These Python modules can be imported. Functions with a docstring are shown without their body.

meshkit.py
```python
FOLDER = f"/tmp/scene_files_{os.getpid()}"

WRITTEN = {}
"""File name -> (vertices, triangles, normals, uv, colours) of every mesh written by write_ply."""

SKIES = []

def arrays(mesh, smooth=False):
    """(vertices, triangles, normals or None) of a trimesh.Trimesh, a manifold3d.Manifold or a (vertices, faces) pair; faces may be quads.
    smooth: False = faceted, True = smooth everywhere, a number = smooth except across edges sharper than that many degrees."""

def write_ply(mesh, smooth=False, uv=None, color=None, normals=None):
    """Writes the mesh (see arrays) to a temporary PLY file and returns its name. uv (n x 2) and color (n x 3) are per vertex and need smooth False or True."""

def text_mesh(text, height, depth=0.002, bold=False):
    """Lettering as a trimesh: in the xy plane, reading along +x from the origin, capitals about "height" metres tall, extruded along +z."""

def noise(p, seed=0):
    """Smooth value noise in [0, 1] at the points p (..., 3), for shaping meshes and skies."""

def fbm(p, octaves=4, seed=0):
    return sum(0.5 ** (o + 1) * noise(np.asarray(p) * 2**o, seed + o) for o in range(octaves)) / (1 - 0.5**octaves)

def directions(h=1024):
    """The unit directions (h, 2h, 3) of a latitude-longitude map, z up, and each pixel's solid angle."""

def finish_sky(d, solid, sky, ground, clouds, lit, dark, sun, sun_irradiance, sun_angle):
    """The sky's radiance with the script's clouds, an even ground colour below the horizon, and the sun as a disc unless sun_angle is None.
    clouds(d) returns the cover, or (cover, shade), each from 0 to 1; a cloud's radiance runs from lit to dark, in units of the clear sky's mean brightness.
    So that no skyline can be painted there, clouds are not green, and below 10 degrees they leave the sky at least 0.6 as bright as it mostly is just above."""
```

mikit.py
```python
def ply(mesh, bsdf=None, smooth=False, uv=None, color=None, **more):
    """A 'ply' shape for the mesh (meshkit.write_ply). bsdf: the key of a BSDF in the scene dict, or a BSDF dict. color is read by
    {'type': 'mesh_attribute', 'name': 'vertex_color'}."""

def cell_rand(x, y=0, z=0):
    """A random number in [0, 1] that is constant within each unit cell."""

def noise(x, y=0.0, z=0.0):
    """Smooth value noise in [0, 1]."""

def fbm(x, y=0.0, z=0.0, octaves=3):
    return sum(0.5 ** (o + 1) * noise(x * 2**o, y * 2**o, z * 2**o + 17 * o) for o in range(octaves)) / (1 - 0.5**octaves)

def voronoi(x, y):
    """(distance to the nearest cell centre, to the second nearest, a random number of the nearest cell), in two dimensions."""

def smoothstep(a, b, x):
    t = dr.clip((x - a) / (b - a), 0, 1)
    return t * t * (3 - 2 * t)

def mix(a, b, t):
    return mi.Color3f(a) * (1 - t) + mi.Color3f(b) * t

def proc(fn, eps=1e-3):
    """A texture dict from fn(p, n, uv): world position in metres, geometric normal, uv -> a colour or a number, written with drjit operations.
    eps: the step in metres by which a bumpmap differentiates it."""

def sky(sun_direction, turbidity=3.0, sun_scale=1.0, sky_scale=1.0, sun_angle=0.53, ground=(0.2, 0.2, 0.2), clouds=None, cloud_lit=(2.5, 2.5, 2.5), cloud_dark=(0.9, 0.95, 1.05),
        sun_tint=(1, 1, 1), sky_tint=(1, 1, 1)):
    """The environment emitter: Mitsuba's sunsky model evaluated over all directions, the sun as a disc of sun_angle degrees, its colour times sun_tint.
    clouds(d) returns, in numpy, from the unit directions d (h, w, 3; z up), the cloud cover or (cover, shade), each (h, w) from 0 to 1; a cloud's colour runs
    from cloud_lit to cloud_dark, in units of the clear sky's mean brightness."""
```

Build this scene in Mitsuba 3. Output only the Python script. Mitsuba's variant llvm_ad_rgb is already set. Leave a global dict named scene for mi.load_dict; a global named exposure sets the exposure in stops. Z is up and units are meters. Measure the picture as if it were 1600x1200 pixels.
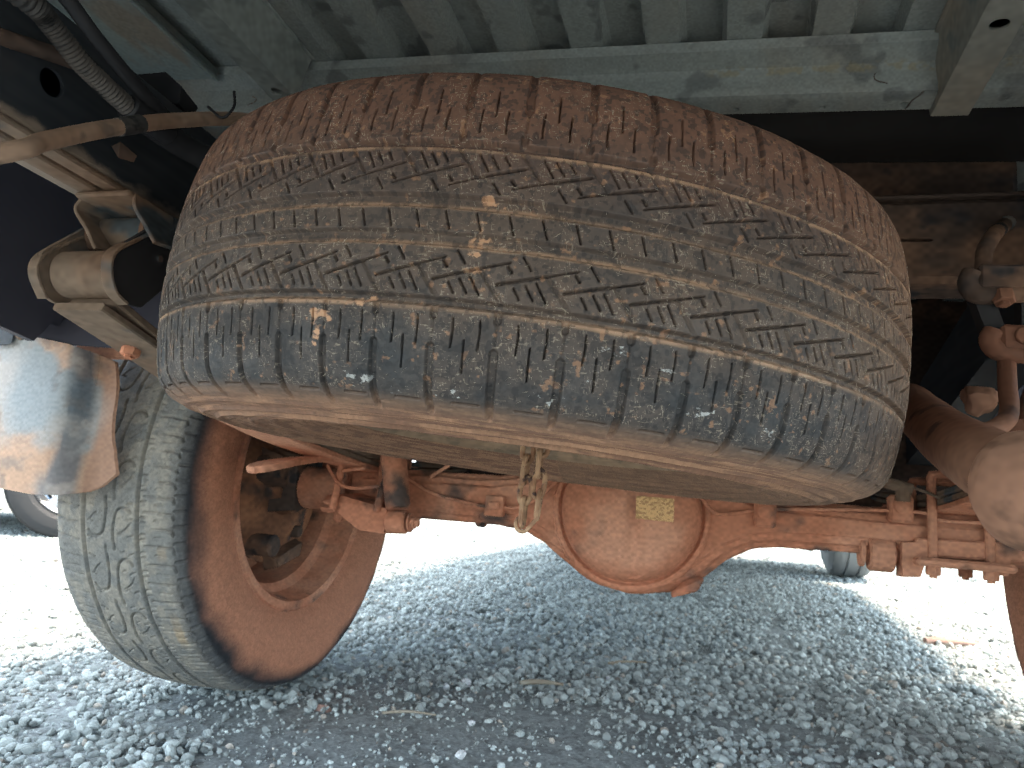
import math, numpy as np, trimesh, mitsuba as mi, drjit as dr, mikit, meshkit, manifold3d as m3
from shapely.geometry import Polygon, Point, box as sbox
from mikit import proc, noise, fbm, smoothstep, mix, cell_rand
from scipy.ndimage import map_coordinates
T = mi.ScalarTransform4f
V = np.array
scene, labels = {'type': 'scene'}, {}
# ---------------------------------------------------------------- camera, sky, exposure
F_ = V([-0.26955501, 0.94420326, 0.18926253]); U_ = V([-0.0330658, -0.2054966, 0.97809908]); CAM = V([0, 0, 0.326])
scene['camera'] = {'type': 'thinlens', 'fov': 69.62, 'fov_axis': 'x', 'aperture_radius': 0.0010, 'focus_distance': 0.56,
                   'to_world': T().look_at(origin=CAM.tolist(), target=(CAM + F_).tolist(), up=U_.tolist()), 'near_clip': 0.02, 'far_clip': 400.0}


def cloud_cover(d):
    n = meshkit.fbm(d * 2.2 + 3.1, 4, seed=5)
    return np.clip((n - 0.36) * 3.2, 0, 0.92), np.clip((n - 0.5) * 1.5, 0, 0.5)


scene['sky'] = mikit.sky((0.30, -0.12, 1.0), turbidity=3.5, sun_scale=0.5, sun_angle=14.0, clouds=cloud_cover, sky_tint=(.90, 1.02, .95), cloud_lit=(2.3, 2.5, 2.55))
exposure = 4.65
# ---------------------------------------------------------------- helpers
RNG = np.random.default_rng(7)
used = {}


def key(name):
    n = used.get(name, -1) + 1
    used[name] = n
    return name if n == 0 else f'{name}_{n:03d}'


def put(name, mesh, m, parent=None, smooth=35, label=None, cat=None, group=None, kind=None, uv=None, color=None):
    k = key((parent + '__' if parent else '') + name)
    scene[k] = mikit.ply(mesh, m, smooth=smooth, uv=uv, color=color)
    tag(k, label, cat, group, kind)
    return k


def tag(k, label=None, cat=None, group=None, kind=None):
    d = {a: b for a, b in (('label', label), ('category', cat), ('group', group), ('kind', kind)) if b}
    if d:
        labels[k] = d


def cat(*ms):
    return trimesh.util.concatenate([m for m in ms])


def frame(axis, up=(0, 0, 1)):
    z = V(axis, float); z /= np.linalg.norm(z)
    u = V(up, float)
    if abs(z @ u) > 0.98: u = V([1.0, 0.02, 0])
    x = np.cross(u, z); x /= np.linalg.norm(x)
    return x, np.cross(z, x), z


def grid_mesh(P, close_u=False, close_v=False):
    """P (n, m, 3) -> mesh"""
    n, m = P.shape[:2]
    i = np.arange(n if close_u else n - 1); j = np.arange(m if close_v else m - 1)
    i, j = np.meshgrid(i, j, indexing='ij')
    a, b, c, d = i * m + j, ((i + 1) % n) * m + j, ((i + 1) % n) * m + (j + 1) % m, i * m + (j + 1) % m
    f = np.stack([a, b, c, d], -1).reshape(-1, 4)
    return trimesh.Trimesh(P.reshape(-1, 3), np.vstack([f[:, [0, 1, 2]], f[:, [0, 2, 3]]]), process=False)


def lathe(prof, c, axis, n=48, up=(0, 0, 1)):
    """prof: (axial, radius) along the axis from c"""
    x, y, z = frame(axis, up)
    p = V(prof, float); t = np.linspace(0, 2 * np.pi, n, endpoint=False)
    P = V(c) + p[None, :, :1] * z + p[None, :, 1:] * (np.cos(t)[:, None, None] * x + np.sin(t)[:, None, None] * y)
    return grid_mesh(P, close_u=True)


def rod(a, b, r, n=18, r2=None, ch=None):
    a, b = V(a, float), V(b, float); L = np.linalg.norm(b - a); r2 = r if r2 is None else r2
    ch = min(r, r2, L / 2) * 0.15 if ch is None else ch
    return lathe([(0, 1e-5), (0, r - ch), (ch, r), (L - ch, r2), (L, r2 - ch), (L, 1e-5)], a, b - a, n)


def spline(pts, n=8):
    p = V(pts, float)
    q = np.vstack([2 * p[0] - p[1], p, 2 * p[-1] - p[-2]])
    out = []
    for i in range(1, len(q) - 2):
        for t in np.linspace(0, 1, n, endpoint=False):
            a, b, c, d = q[i - 1:i + 3]
            out.append(0.5 * (2 * b + (c - a) * t + (2 * a - 5 * b + 4 * c - d) * t * t + (3 * b - a - 3 * c + d) * t ** 3))
    return V(out + [p[-1]])


def tube(pts, r, n=8, sides=12, smooth_path=True, caps=True):
    """r: a number or one per path point"""
    p = spline(pts, n) if smooth_path else V(pts, float)
    rr = np.interp(np.linspace(0, 1, len(p)), np.linspace(0, 1, np.size(r)), np.ravel(r)) if np.size(r) > 1 else np.full(len(p), float(r))
    t = np.gradient(p, axis=0); t /= np.linalg.norm(t, axis=1, keepdims=True) + 1e-12
    x = frame(t[0])[0]; X = []
    for k in t:
        x = x - k * (x @ k); x /= np.linalg.norm(x); X.append(x)
    X = V(X); Y = np.cross(t, X); a = np.linspace(0, 2 * np.pi, sides, endpoint=False)
    P = p[:, None] + rr[:, None, None] * (np.cos(a)[None, :, None] * X[:, None] + np.sin(a)[None, :, None] * Y[:, None])
    m = grid_mesh(P, close_v=True)
    if caps:
        v = np.vstack([m.vertices, p[:1], p[-1:]]); k = len(m.vertices); i = np.arange(sides); L = (len(p) - 1) * sides
        f = np.vstack([m.faces, np.stack([i * 0 + k, (i + 1) % sides, i], 1), np.stack([i * 0 + k + 1, L + i, L + (i + 1) % sides], 1)])
        m = trimesh.Trimesh(v, f, process=False)
    return m


def cbox(lo, hi, ch=0.003):
    """box with chamfered edges"""
    lo, hi = V(lo, float), V(hi, float); ch = min(ch, (hi - lo).min() / 2.2); P = []
    for s in np.ndindex(2, 2, 2):
        c = np.where(V(s) == 0, lo, hi); d = np.where(V(s) == 0, 1, -1) * ch
        for k in range(3):
            q = c + d; q[k] = c[k]; P.append(q)
    return trimesh.convex.convex_hull(V(P))


def bar(a, b, w, h, up=(0, 0, 1), ch=0.003):
    """chamfered bar from a to b, w across, h along up"""
    a, b = V(a, float), V(b, float); L = np.linalg.norm(b - a)
    m = cbox((-w / 2, -h / 2, 0), (w / 2, h / 2, L), ch)
    x, y, z = frame(b - a, up)
    m.apply_transform(np.vstack([np.column_stack([x, y, z, a]), [0, 0, 0, 1]]))
    return m


def hull(pts):
    return trimesh.convex.convex_hull(V(pts, float))


def extrude(poly, h, o, ex, ey):
    """2-D polygon in the plane (ex, ey) through o, extruded by h along ex x ey"""
    poly = poly if isinstance(poly, Polygon) else Polygon(poly)
    m = trimesh.creation.extrude_polygon(poly, h, engine='earcut')
    ex, ey = V(ex, float), V(ey, float)
    m.apply_transform(np.vstack([np.column_stack([ex, ey, np.cross(ex, ey), V(o, float)]), [0, 0, 0, 1]]))
    return m


def strip(path, width, thick, wdir):
    """flat spring leaf: path centre line, rectangular section width along wdir"""
    p = spline(path, 8); t = np.gradient(p, axis=0); t /= np.linalg.norm(t, axis=1, keepdims=True)
    w = V(wdir, float)[None] - t * (t @ V(wdir, float))[:, None]; w /= np.linalg.norm(w, axis=1, keepdims=True)
    n = np.cross(t, w); W = np.interp(np.linspace(0, 1, len(p)), np.linspace(0, 1, np.size(width)), np.ravel(width))[:, None] if np.size(width) > 1 else width
    c = thick * 0.2
    q = [(-.5, -.5, 1, 0), (.5, -.5, -1, 0), (.5, -.5, 0, 1), (.5, .5, 0, -1), (.5, .5, -1, 0), (-.5, .5, 1, 0), (-.5, .5, 0, -1), (-.5, -.5, 0, 1)]
    P = np.stack([p + w * (a * W + e * c) + n * (b * thick + g * c) for a, b, e, g in q], 1)
    m = grid_mesh(P, close_v=True)
    i = np.arange(1, 7); L = (len(p) - 1) * 8
    f = np.vstack([m.faces, np.stack([i * 0, i + 1, i], 1)[:6], np.stack([i * 0 + L, L + i, L + i + 1], 1)[:6]])
    return trimesh.Trimesh(m.vertices, f, process=False)


def nut(c, axis, r, h):
    z = V(axis, float); z /= np.linalg.norm(z)
    m = lathe([(0, 1e-5), (0, r), (h * 0.8, r), (h, r * 0.88), (h, r * 0.5), (h * 1.3, r * 0.48), (h * 1.3, 1e-5)], c, axis, 6)
    return m


def blob(pts, amp, freq, seed, sub=.008):
    m = hull(pts); m = m.subdivide_to_size(sub) if hasattr(m, 'subdivide_to_size') else m
    m = trimesh.Trimesh(m[0], m[1]) if isinstance(m, tuple) else m
    m.merge_vertices(); trimesh.smoothing.filter_taubin(m, lamb=.5, nu=.51, iterations=30)
    return roughen(m, amp, freq, seed)


def cut(mesh, *tools):
    def man(t):
        t = trimesh.Trimesh(t.vertices, t.faces, process=True); t.merge_vertices()
        return m3.Manifold(m3.Mesh(np.asarray(t.vertices, np.float32), np.asarray(t.faces, np.uint32)))
    a = man(mesh)
    if a.volume() < 0:
        mesh = trimesh.Trimesh(mesh.vertices, mesh.faces[:, ::-1], process=False); a = man(mesh)
    for t in tools:
        t = trimesh.convex.convex_hull(np.asarray(t.vertices))
        b = man(t)
        if b.volume() < 0: b = man(trimesh.Trimesh(t.vertices, t.faces[:, ::-1], process=False))
        a = a - b
    q = a.to_mesh()
    return trimesh.Trimesh(q.vert_properties[:, :3], q.tri_verts, process=False)


def roughen(m, amp, freq, seed=0, sub=None):
    if sub:
        m = trimesh.Trimesh(m.vertices, m.faces, process=True); m = m.subdivide_to_size(sub)
        m = trimesh.Trimesh(m[0], m[1]) if isinstance(m, tuple) else m
    v = np.array(m.vertices)
    d = np.stack([meshkit.fbm(v * freq + 9.1 * k, 3, seed + k) - 0.5 for k in range(3)], 1)
    return trimesh.Trimesh(v + d * amp * 2, m.faces, process=False)


# ---------------------------------------------------------------- materials
def P3(p, s, o=0.0):
    return p.x * s + o, p.y * s + o * 1.7, p.z * s - o


def mat(name, fn, rough=0.8, spec=0.3, metallic=0.0, bump=None, eps=1e-3):
    b = {'type': 'principled', 'base_color': proc(fn), 'roughness': proc(rough) if callable(rough) else rough, 'specular': spec, 'metallic': metallic}
    if bump:
        b = {'type': 'bumpmap', 'arbitrary': proc(bump, eps), 'scale': 1.0, 'bsdf': b}
    scene[name] = {'type': 'twosided', 'bsdf': b}


def plain(name, c, rough=0.6, metallic=0.0, spec=0.4):
    scene[name] = {'type': 'twosided', 'bsdf': {'type': 'principled', 'base_color': {'type': 'rgb', 'value': list(c)}, 'roughness': rough, 'metallic': metallic, 'specular': spec}}


def patchy(a, b, c, s1, lo, hi, s2=None, lo2=0.55, hi2=0.7, tone=0.35, s3=150.0):
    """colour a, patches of b where coarse noise is high, flecks of c where fine noise is high, grain"""
    def fn(p, n, uv):
        m = smoothstep(lo, hi, fbm(*P3(p, s1), octaves=5))
        col = mix(a, b, m)
        col = mix(col, c, smoothstep(lo2, hi2, fbm(*P3(p, s2 or s1 * 3, 5.3), octaves=4)))
        return col * (1 - tone / 2 + tone * noise(*P3(p, s3)))
    return fn


def crust(p, n, uv):
    return 0.0016 * fbm(*P3(p, 90.0), octaves=4) + 0.0006 * noise(*P3(p, 420.0))


def fine(p, n, uv):
    return 0.0005 * fbm(*P3(p, 160.0), octaves=3)


MUD, MUDL, DARK = (.40, .163, .094), (.46, .225, .142), (.075, .057, .05)
mat('mud_metal', patchy(MUD, MUDL, DARK, 9.0, .42, .62, 17.0, .55, .75, .4, 220.0), .9, .2, bump=crust)
mat('rusty_brown', patchy((.15, .07, .04), (.26, .12, .065), (.06, .045, .04), 12.0, .42, .62, 18.0, .55, .7, .5), .9, .2, bump=crust)
mat('tan_metal', patchy((.165, .118, .085), (.15, .092, .06), (.06, .072, .078), 11.0, .45, .65, 14.0, .55, .68, .4), .85, .25, bump=fine)
mat('brown_metal', patchy((.060, .042, .034), (.15, .085, .055), (.03, .028, .03), 10.0, .46, .68, 22.0, .55, .7, .6), .85, .25, bump=crust)
mat('exhaust_tan', patchy((.255, .132, .085), (.30, .17, .115), (.15, .08, .052), 9.0, .40, .68, 36.0, .56, .74, .3), .8, .3, bump=fine)
mat('exhaust_metal', patchy((.185, .082, .05), (.225, .115, .072), (.09, .048, .036), 6.0, .40, .72, 30.0, .6, .8, .25), .8, .3, bump=fine)
mat('dusty_steel', patchy((.27, .185, .12), (.22, .15, .10), (.18, .13, .09), 30.0, .4, .6, 60.0, .5, .7, .3), .85, .25)
mat('chain_metal', patchy((.34, .21, .125), (.24, .13, .075), (.08, .05, .04), 60.0, .45, .65, 120.0, .6, .7, .4), .85, .3)


def bed_fn(p, n, uv):
    base = mix((.185, .213, .21), (.222, .244, .236), fbm(*P3(p, 7.0), octaves=4))
    dust = smoothstep(.42, .75, fbm(p.x * 9.0, p.y * 3.0, p.z * 9.0, octaves=5)) * .6
    col = mix(base, (.19, .155, .12), dust)
    col = mix(col, (.055, .06, .065), smoothstep(.63, .72, fbm(*P3(p, 28.0, 2.0), octaves=3)) * .5)
    # old yellowish sealer, a band along the sill's rear face
    y = smoothstep(.83, .80, dr.abs(p.y - .795) * 40.0) * smoothstep(.006, .002, dr.abs(p.z + .044 * p.x - .8655 + .004 * fbm(p.x * 40.0))) * smoothstep(-.02, .02, p.x + .02) * smoothstep(.4, .6, fbm(*P3(p, 130.0), octaves=2))
    return mix(col, (.22, .18, .09), y * .5) * (.85 + .3 * noise(*P3(p, 400.0)))


mat('bed_paint', bed_fn, .5, .4, bump=fine)


def rusty_fn(p, n, uv):
    base = mix((.20, .225, .20), (.15, .20, .22), fbm(*P3(p, 9.0), octaves=3))
    r = smoothstep(.45, .62, fbm(p.x * 22.0 + 3.0, p.y * 9.0, p.z * 9.0, octaves=5))
    return mix(base, (.20, .135, .085), r * .6) * (.85 + .3 * noise(*P3(p, 300.0)))


mat('pale_paint', patchy((.21, .235, .225), (.25, .255, .235), (.15, .17, .165), 9.0, .4, .65, 24.0, .56, .7, .3), .5, .4, bump=fine)
mat('dusty_paint', patchy((.19, .19, .17), (.23, .205, .17), (.14, .16, .155), 9.0, .4, .65, 24.0, .56, .7, .3), .6, .35, bump=fine)
mat('rusty_paint', rusty_fn, .55, .35, bump=fine)


def chassis_fn(p, n, uv):
    base = mix((.014, .019, .026), (.03, .033, .036), fbm(p.x * 50.0, p.y * 14.0, p.z * 120.0, octaves=4))
    d = smoothstep(.636, .626, p.z + .022 * (fbm(p.x * 40.0, p.y * 40.0, p.z * 40.0, octaves=4) - .5)) * smoothstep(1.0, .8, p.y)
    return mix(mix(base, (.09, .06, .045), .2 * smoothstep(.55, .75, fbm(*P3(p, 12.0, 4.0), octaves=4))), (.20, .155, .12), d)


mat('chassis_paint', chassis_fn, .6, .4, bump=fine)
mat('liner_plastic', lambda p, n, uv: mix((.042, .045, .066), (.075, .07, .082), fbm(*P3(p, 8.0), octaves=4)), .55, .4)


def flap_fn(p, n, uv):
    f1 = fbm(p.x * 11.0, p.y * 11.0, p.z * 11.0, octaves=5)
    f2 = fbm(p.x * 34.0 + 3.0, p.y * 30.0, p.z * 34.0, octaves=4)
    base = mix((.235, .25, .255), (.33, .295, .27), smoothstep(.35, .65, f1))
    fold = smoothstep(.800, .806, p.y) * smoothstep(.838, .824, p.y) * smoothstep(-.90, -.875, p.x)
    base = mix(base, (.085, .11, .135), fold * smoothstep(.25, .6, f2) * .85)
    low = smoothstep(.435, .335, p.z + .14 * (f1 - .5)) + smoothstep(.455, .50, p.z + .16 * (f1 - .5)) * smoothstep(-.97, -.88, p.x)
    d = smoothstep(.33, .64, f2 * .6 + low * .38 + (f1 - .5) * .5)
    col = mix(base, (.46, .26, .155), d * .8 * (1 - .8 * fold))
    col = mix(col, (.34, .19, .125), smoothstep(.834, .842, p.y))
    return mix(col, (.12, .12, .12), smoothstep(.6, .8, f2) * .5) * (.85 + .3 * noise(*P3(p, 260.0)))


mat('flap_plastic', flap_fn, .6, .45, bump=fine)
plain('black_rubber', (.022, .021, .022), .7)
plain('dark_plastic', (.016, .016, .018), .55)
mat('hose_plastic', patchy((.030, .029, .029), (.062, .054, .048), (.015, .015, .015), 25.0, .4, .65, 60.0, .55, .7, .3), .6, .4)
mat('dusty_pipe', patchy((.21, .128, .085), (.25, .165, .115), (.10, .075, .06), 14.0, .4, .6, 30.0, .60, .75, .3), .8, .3)
plain('shade_black', (.02, .018, .017), .8)
plain('rim_alloy', (.55, .56, .58), .3, 1.0)
plain('car_paint', (.02, .022, .028), .25, 0.0, .6)
plain('truck_paint', (.62, .64, .65), .3, 0.0, .5)
plain('car_glass', (.01, .012, .014), .08, 0.0, .8)
plain('lamp_red', (.4, .01, .012), .2)


def plate_fn(p, n, uv):
    return mix((.60, .37, .17), (.36, .20, .09), smoothstep(.40, .66, fbm(p.x * 340.0, p.y * 50.0, p.z * 300.0, octaves=3)))


mat('tag_plate', plate_fn, .7, .3, bump=fine)
mat('straw', lambda p, n, uv: mix((.36, .33, .27), (.24, .19, .14), noise(*P3(p, 60.0))), .8, .2)

# --- spare tyre: uv = (arc length along the tread from straight behind, arc across the tread), metres
GR = (.052, .0123, -.0123, -.052)


def spare_fn(p, n, uv):
    u, s = uv.x, uv.y
    big = fbm(u * 14.0 + 3.0, s * 22.0, 0.0, octaves=4)
    med = fbm(u * 70.0, s * 90.0, 4.0, octaves=4)
    grain = fbm(u * 420.0, s * 420.0, 1.0, octaves=3)
    d = .20 + .34 * smoothstep(-.085, -.03, s) + .5 * smoothstep(.025, .085, s) + .5 * smoothstep(.22, .55, u) + .24 * smoothstep(-.2, -.5, u) + .36 * (big - .5) + .5 * (med - .5)
    d = dr.maximum(d, .9 * smoothstep(.104, .122, dr.abs(s)) + .3 * (med - .5))
    d = dr.clip(d, .04, 1.0)
    rub = mix((.014, .016, .018), (.030, .033, .036), grain)
    top = smoothstep(-.01, .09, s)
    dust = mix((.130, .086, .060), (.140, .067, .041), top)
    strk = fbm(u * 26.0, s * 320.0, 3.0, octaves=4)
    dust = mix(dust, mix((.36, .195, .115), (.235, .122, .075), smoothstep(.4, .62, strk)), smoothstep(.11, .14, -s))
    dust = mix(dust, (.23, .135, .085), smoothstep(.30, .52, u) * .6)
    col = mix(rub, dust, d * (.62 + .38 * grain))
    for g in GR:  # clay left along the lower wall of the grooves
        w = .0018 + .0008 * noise(u * 60.0, g * 300.0)
        col = mix(col, (.32, .195, .12), smoothstep(w * 1.6, w * .4, dr.abs(s - g + .0035)) * dr.clip(.35 + .5 * smoothstep(.35, .65, fbm(u * 30.0, g * 200.0, octaves=3)), 0, .75))
    fine_ = fbm(u * 170.0, s * 190.0, 9.0, octaves=4)
    blot = mi.Float(0)
    for a, b, ra, rb in ((.059, -.006, .011, .011), (.057, -.027, .007, .010), (.070, -.032, .007, .005), (-.041, -.066, .010, .009), (-.044, -.081, .004, .012), (-.012, -.055, .012, .004), (.062, .014, .009, .005)):
        blot = dr.maximum(blot, 1.0 - .8 * dr.sqrt(dr.square((u - a) / ra) + dr.square((s - b) / rb)) + 2.4 * (fine_ - .5))
    col = mix(col, (.42, .235, .135), smoothstep(.62, .95, blot) * .85)
    wp = mi.Float(0)
    for a, b, ra, rb in ((.151, -.067, .011, .005), (.185, -.074, .008, .005), (.213, -.096, .012, .006), (-.012, -.104, .020, .006), (-.512, -.075, .02, .01), (.021, -.109, .012, .006), (.118, -.105, .014, .006), (.139, -.086, .005, .007), (.055, -.108, .010, .006), (-.40, -.10, .03, .007), (.27, -.10, .012, .006)):
        wp = dr.maximum(wp, 1.0 - .8 * dr.sqrt(dr.square((u - a) / ra) + dr.square((s - b) / rb)) + 3.0 * (fbm(u * 260.0, s * 420.0, 7.0, octaves=4) - .58))
    col = mix(col, (.34, .345, .335), smoothstep(.7, 1.15, wp) * .75)
    a1 = noise(u * 1500.0 + s * 500.0, s * 420.0 - u * 300.0, 2.0); a2 = noise(u * 380.0 - s * 250.0, s * 1400.0, 5.0)
    on = smoothstep(.116, .108, dr.abs(s))
    fl = smoothstep(.80, .9, dr.maximum(a1, a2)) * smoothstep(.35, .6, med) * on
    col = mix(col, (.30, .25, .19), fl * .45)
    col = mix(col, (.33, .17, .09), smoothstep(.70, .80, fine_) * on * .4)
    return mix(col, (.012, .013, .015), smoothstep(.56, .66, fbm(u * 300.0, s * 300.0, 12.0, octaves=2)) * on * .45)


mat('spare_rubber', spare_fn, lambda p, n, uv: .55 + .35 * fbm(uv.x * 40.0, uv.y * 40.0, octaves=2), .35, bump=lambda p, n, uv: .0008 * fbm(uv.x * 480.0, uv.y * 480.0, octaves=3), eps=4e-4)


def road_fn(p, n, uv):
    u, s = uv.x, uv.y
    med = fbm(u * 45.0, s * 60.0, 2.0, octaves=4)
    grain = fbm(u * 300.0, s * 300.0, 1.0, octaves=3)
    tread = mix((.155, .150, .138), (.215, .195, .165), smoothstep(.35, .65, med))
    tread = mix(tread, (.05, .052, .056), smoothstep(.088, .110, s + .02 * (med - .5)) * .8)
    tread = mix(tread, (.32, .22, .12), smoothstep(.010, .004, dr.abs(s - .083 + .006 * (med - .5))) * smoothstep(.45, .6, fbm(u * 12.0 + 7.0, 1.0, octaves=2)) * .6)
    side = mix((.020, .021, .024), (.37, .16, .095), smoothstep(.118, .160, s + .05 * (fbm(u * 9.0, s * 12.0, 5.0, octaves=4) - .5)))
    col = mix(tread, side, smoothstep(.112, .122, s))
    return col * (.7 + .6 * grain)


mat('road_rubber', road_fn, .85, .25, bump=lambda p, n, uv: .0008 * fbm(uv.x * 220.0, uv.y * 220.0, octaves=3))


def soil_fn(p, n, uv):
    m = fbm(p.x * 3.0, p.y * 3.0, octaves=4)
    col = mix((.17, .185, .185), (.25, .267, .262), m)
    return mix(col, (.10, .10, .10), smoothstep(.55, .7, fbm(p.x * 70.0, p.y * 70.0, octaves=3)) * .5) * (.75 + .5 * noise(p.x * 260.0, p.y * 260.0))


mat('soil', soil_fn, .95, .15, bump=lambda p, n, uv: .006 * fbm(p.x * 70.0, p.y * 70.0, octaves=4))
scene['rock_mat'] = {'type': 'twosided', 'bsdf': {'type': 'principled', 'base_color': {'type': 'mesh_attribute', 'name': 'vertex_color'}, 'roughness': .85, 'specular': .25}}


# ---------------------------------------------------------------- tyres
def seg_field(S, segs, pitch, su, ss, n_u, n_s):
    """depth (n_s, n_u) of one pitch: grooves as segments (u0, s0, u1, s1, width, depth), u periodic"""
    U, W = np.meshgrid(np.arange(n_u) / n_u * pitch, su, indexing='xy')
    D = np.zeros_like(U)
    for u0, s0, u1, s1, w, dep in segs:
        for k in (-2, -1, 0, 1, 2):
            a = V([u0 + k * pitch, s0]); b = V([u1 + k * pitch, s1]); d = b - a
            t = np.clip(((U - a[0]) * d[0] + (W - a[1]) * d[1]) / max(d @ d, 1e-12), 0, 1)
            r = np.hypot(U - a[0] - t * d[0], W - a[1] - t * d[1])
            D = np.maximum(D, dep * np.clip((w / 2 + .00035 - r) / .0006, 0, 1))
    return D


def profile(pts, ds_tread, ds_side, tread):
    p = spline(pts, 24)
    L = np.r_[0, np.cumsum(np.hypot(*np.diff(p, axis=0).T))]
    q = np.r_[np.arange(0, tread, ds_tread), np.arange(tread, L[-1], ds_side), L[-1]]
    a = np.interp(q, L, p[:, 0]); r = np.interp(q, L, p[:, 1])
    return np.r_[-q[:0:-1], q], np.r_[-a[:0:-1], a], np.r_[r[:0:-1], r]


def tyre(prof_pts, segs, circ, ridges, pitches, c, n, a, b, fine_half, du_fine, du_coarse, ds_t, ds_s, tread, R=.37, wobble=.08, lump=.0006, sc=1.0):
    q, ax, rr = profile(prof_pts, ds_t, ds_s, tread * sc)
    q = q / sc
    nf, nc = int(2 * fine_half * R / du_fine), int((2 * np.pi - 2 * fine_half) * R / du_coarse)
    th = np.r_[np.linspace(-fine_half, fine_half, nf, endpoint=False), np.linspace(fine_half, 2 * np.pi - fine_half, nc, endpoint=False)]
    pitch = 2 * np.pi * R / pitches
    ss = np.arange(-tread - .01, tread + .0101, .00025)
    D0 = seg_field(None, segs, pitch, ss, ss, 200, len(ss))
    ph = th * pitches / (2 * np.pi) + wobble * np.sin(th * 5) + wobble * .6 * np.sin(th * 9 + 1)
    Q, PH = np.meshgrid(q, ph)                                    # (theta, s)
    D = map_coordinates(np.hstack([D0, D0[:, :1]]), [(np.clip(Q, ss[0], ss[-1]) - ss[0]) / .00025, (PH % 1.0) * 200], order=1)
    D[np.abs(Q) > tread + .008] = 0
    for s0, w, d in circ:
        D = np.maximum(D, d * np.clip((w / 2 + .0006 - np.abs(Q - s0)) / .0014, 0, 1))
    for s0, w, h in ridges:
        D = D - h * np.clip((w / 2 + .0006 - np.abs(Q - s0)) / .0012, 0, 1)
    t = np.stack([np.gradient(ax), np.gradient(rr)], 1); t /= np.linalg.norm(t, axis=1, keepdims=True)
    na, nr = -t[:, 1], t[:, 0]                                    # outward normal in the (axial, radial) plane
    TH = th[:, None]
    D = D + lump * (meshkit.fbm(np.stack([TH * R * 30 + 0 * Q, Q * 30, 0 * Q], -1), 3, 3) - .5) * 2
    A = ax[None] - D * na[None]; Rr = rr[None] - D * nr[None]
    P = c + A[..., None] * n + Rr[..., None] * (np.sin(TH)[..., None] * a - np.cos(TH)[..., None] * b)
    uv = np.stack([np.broadcast_to(np.where(TH > np.pi, TH - 2 * np.pi, TH) * R, Q.shape), Q], -1).reshape(-1, 2)
    return grid_mesh(P, close_u=True), uv, (q, ax, rr)


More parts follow.
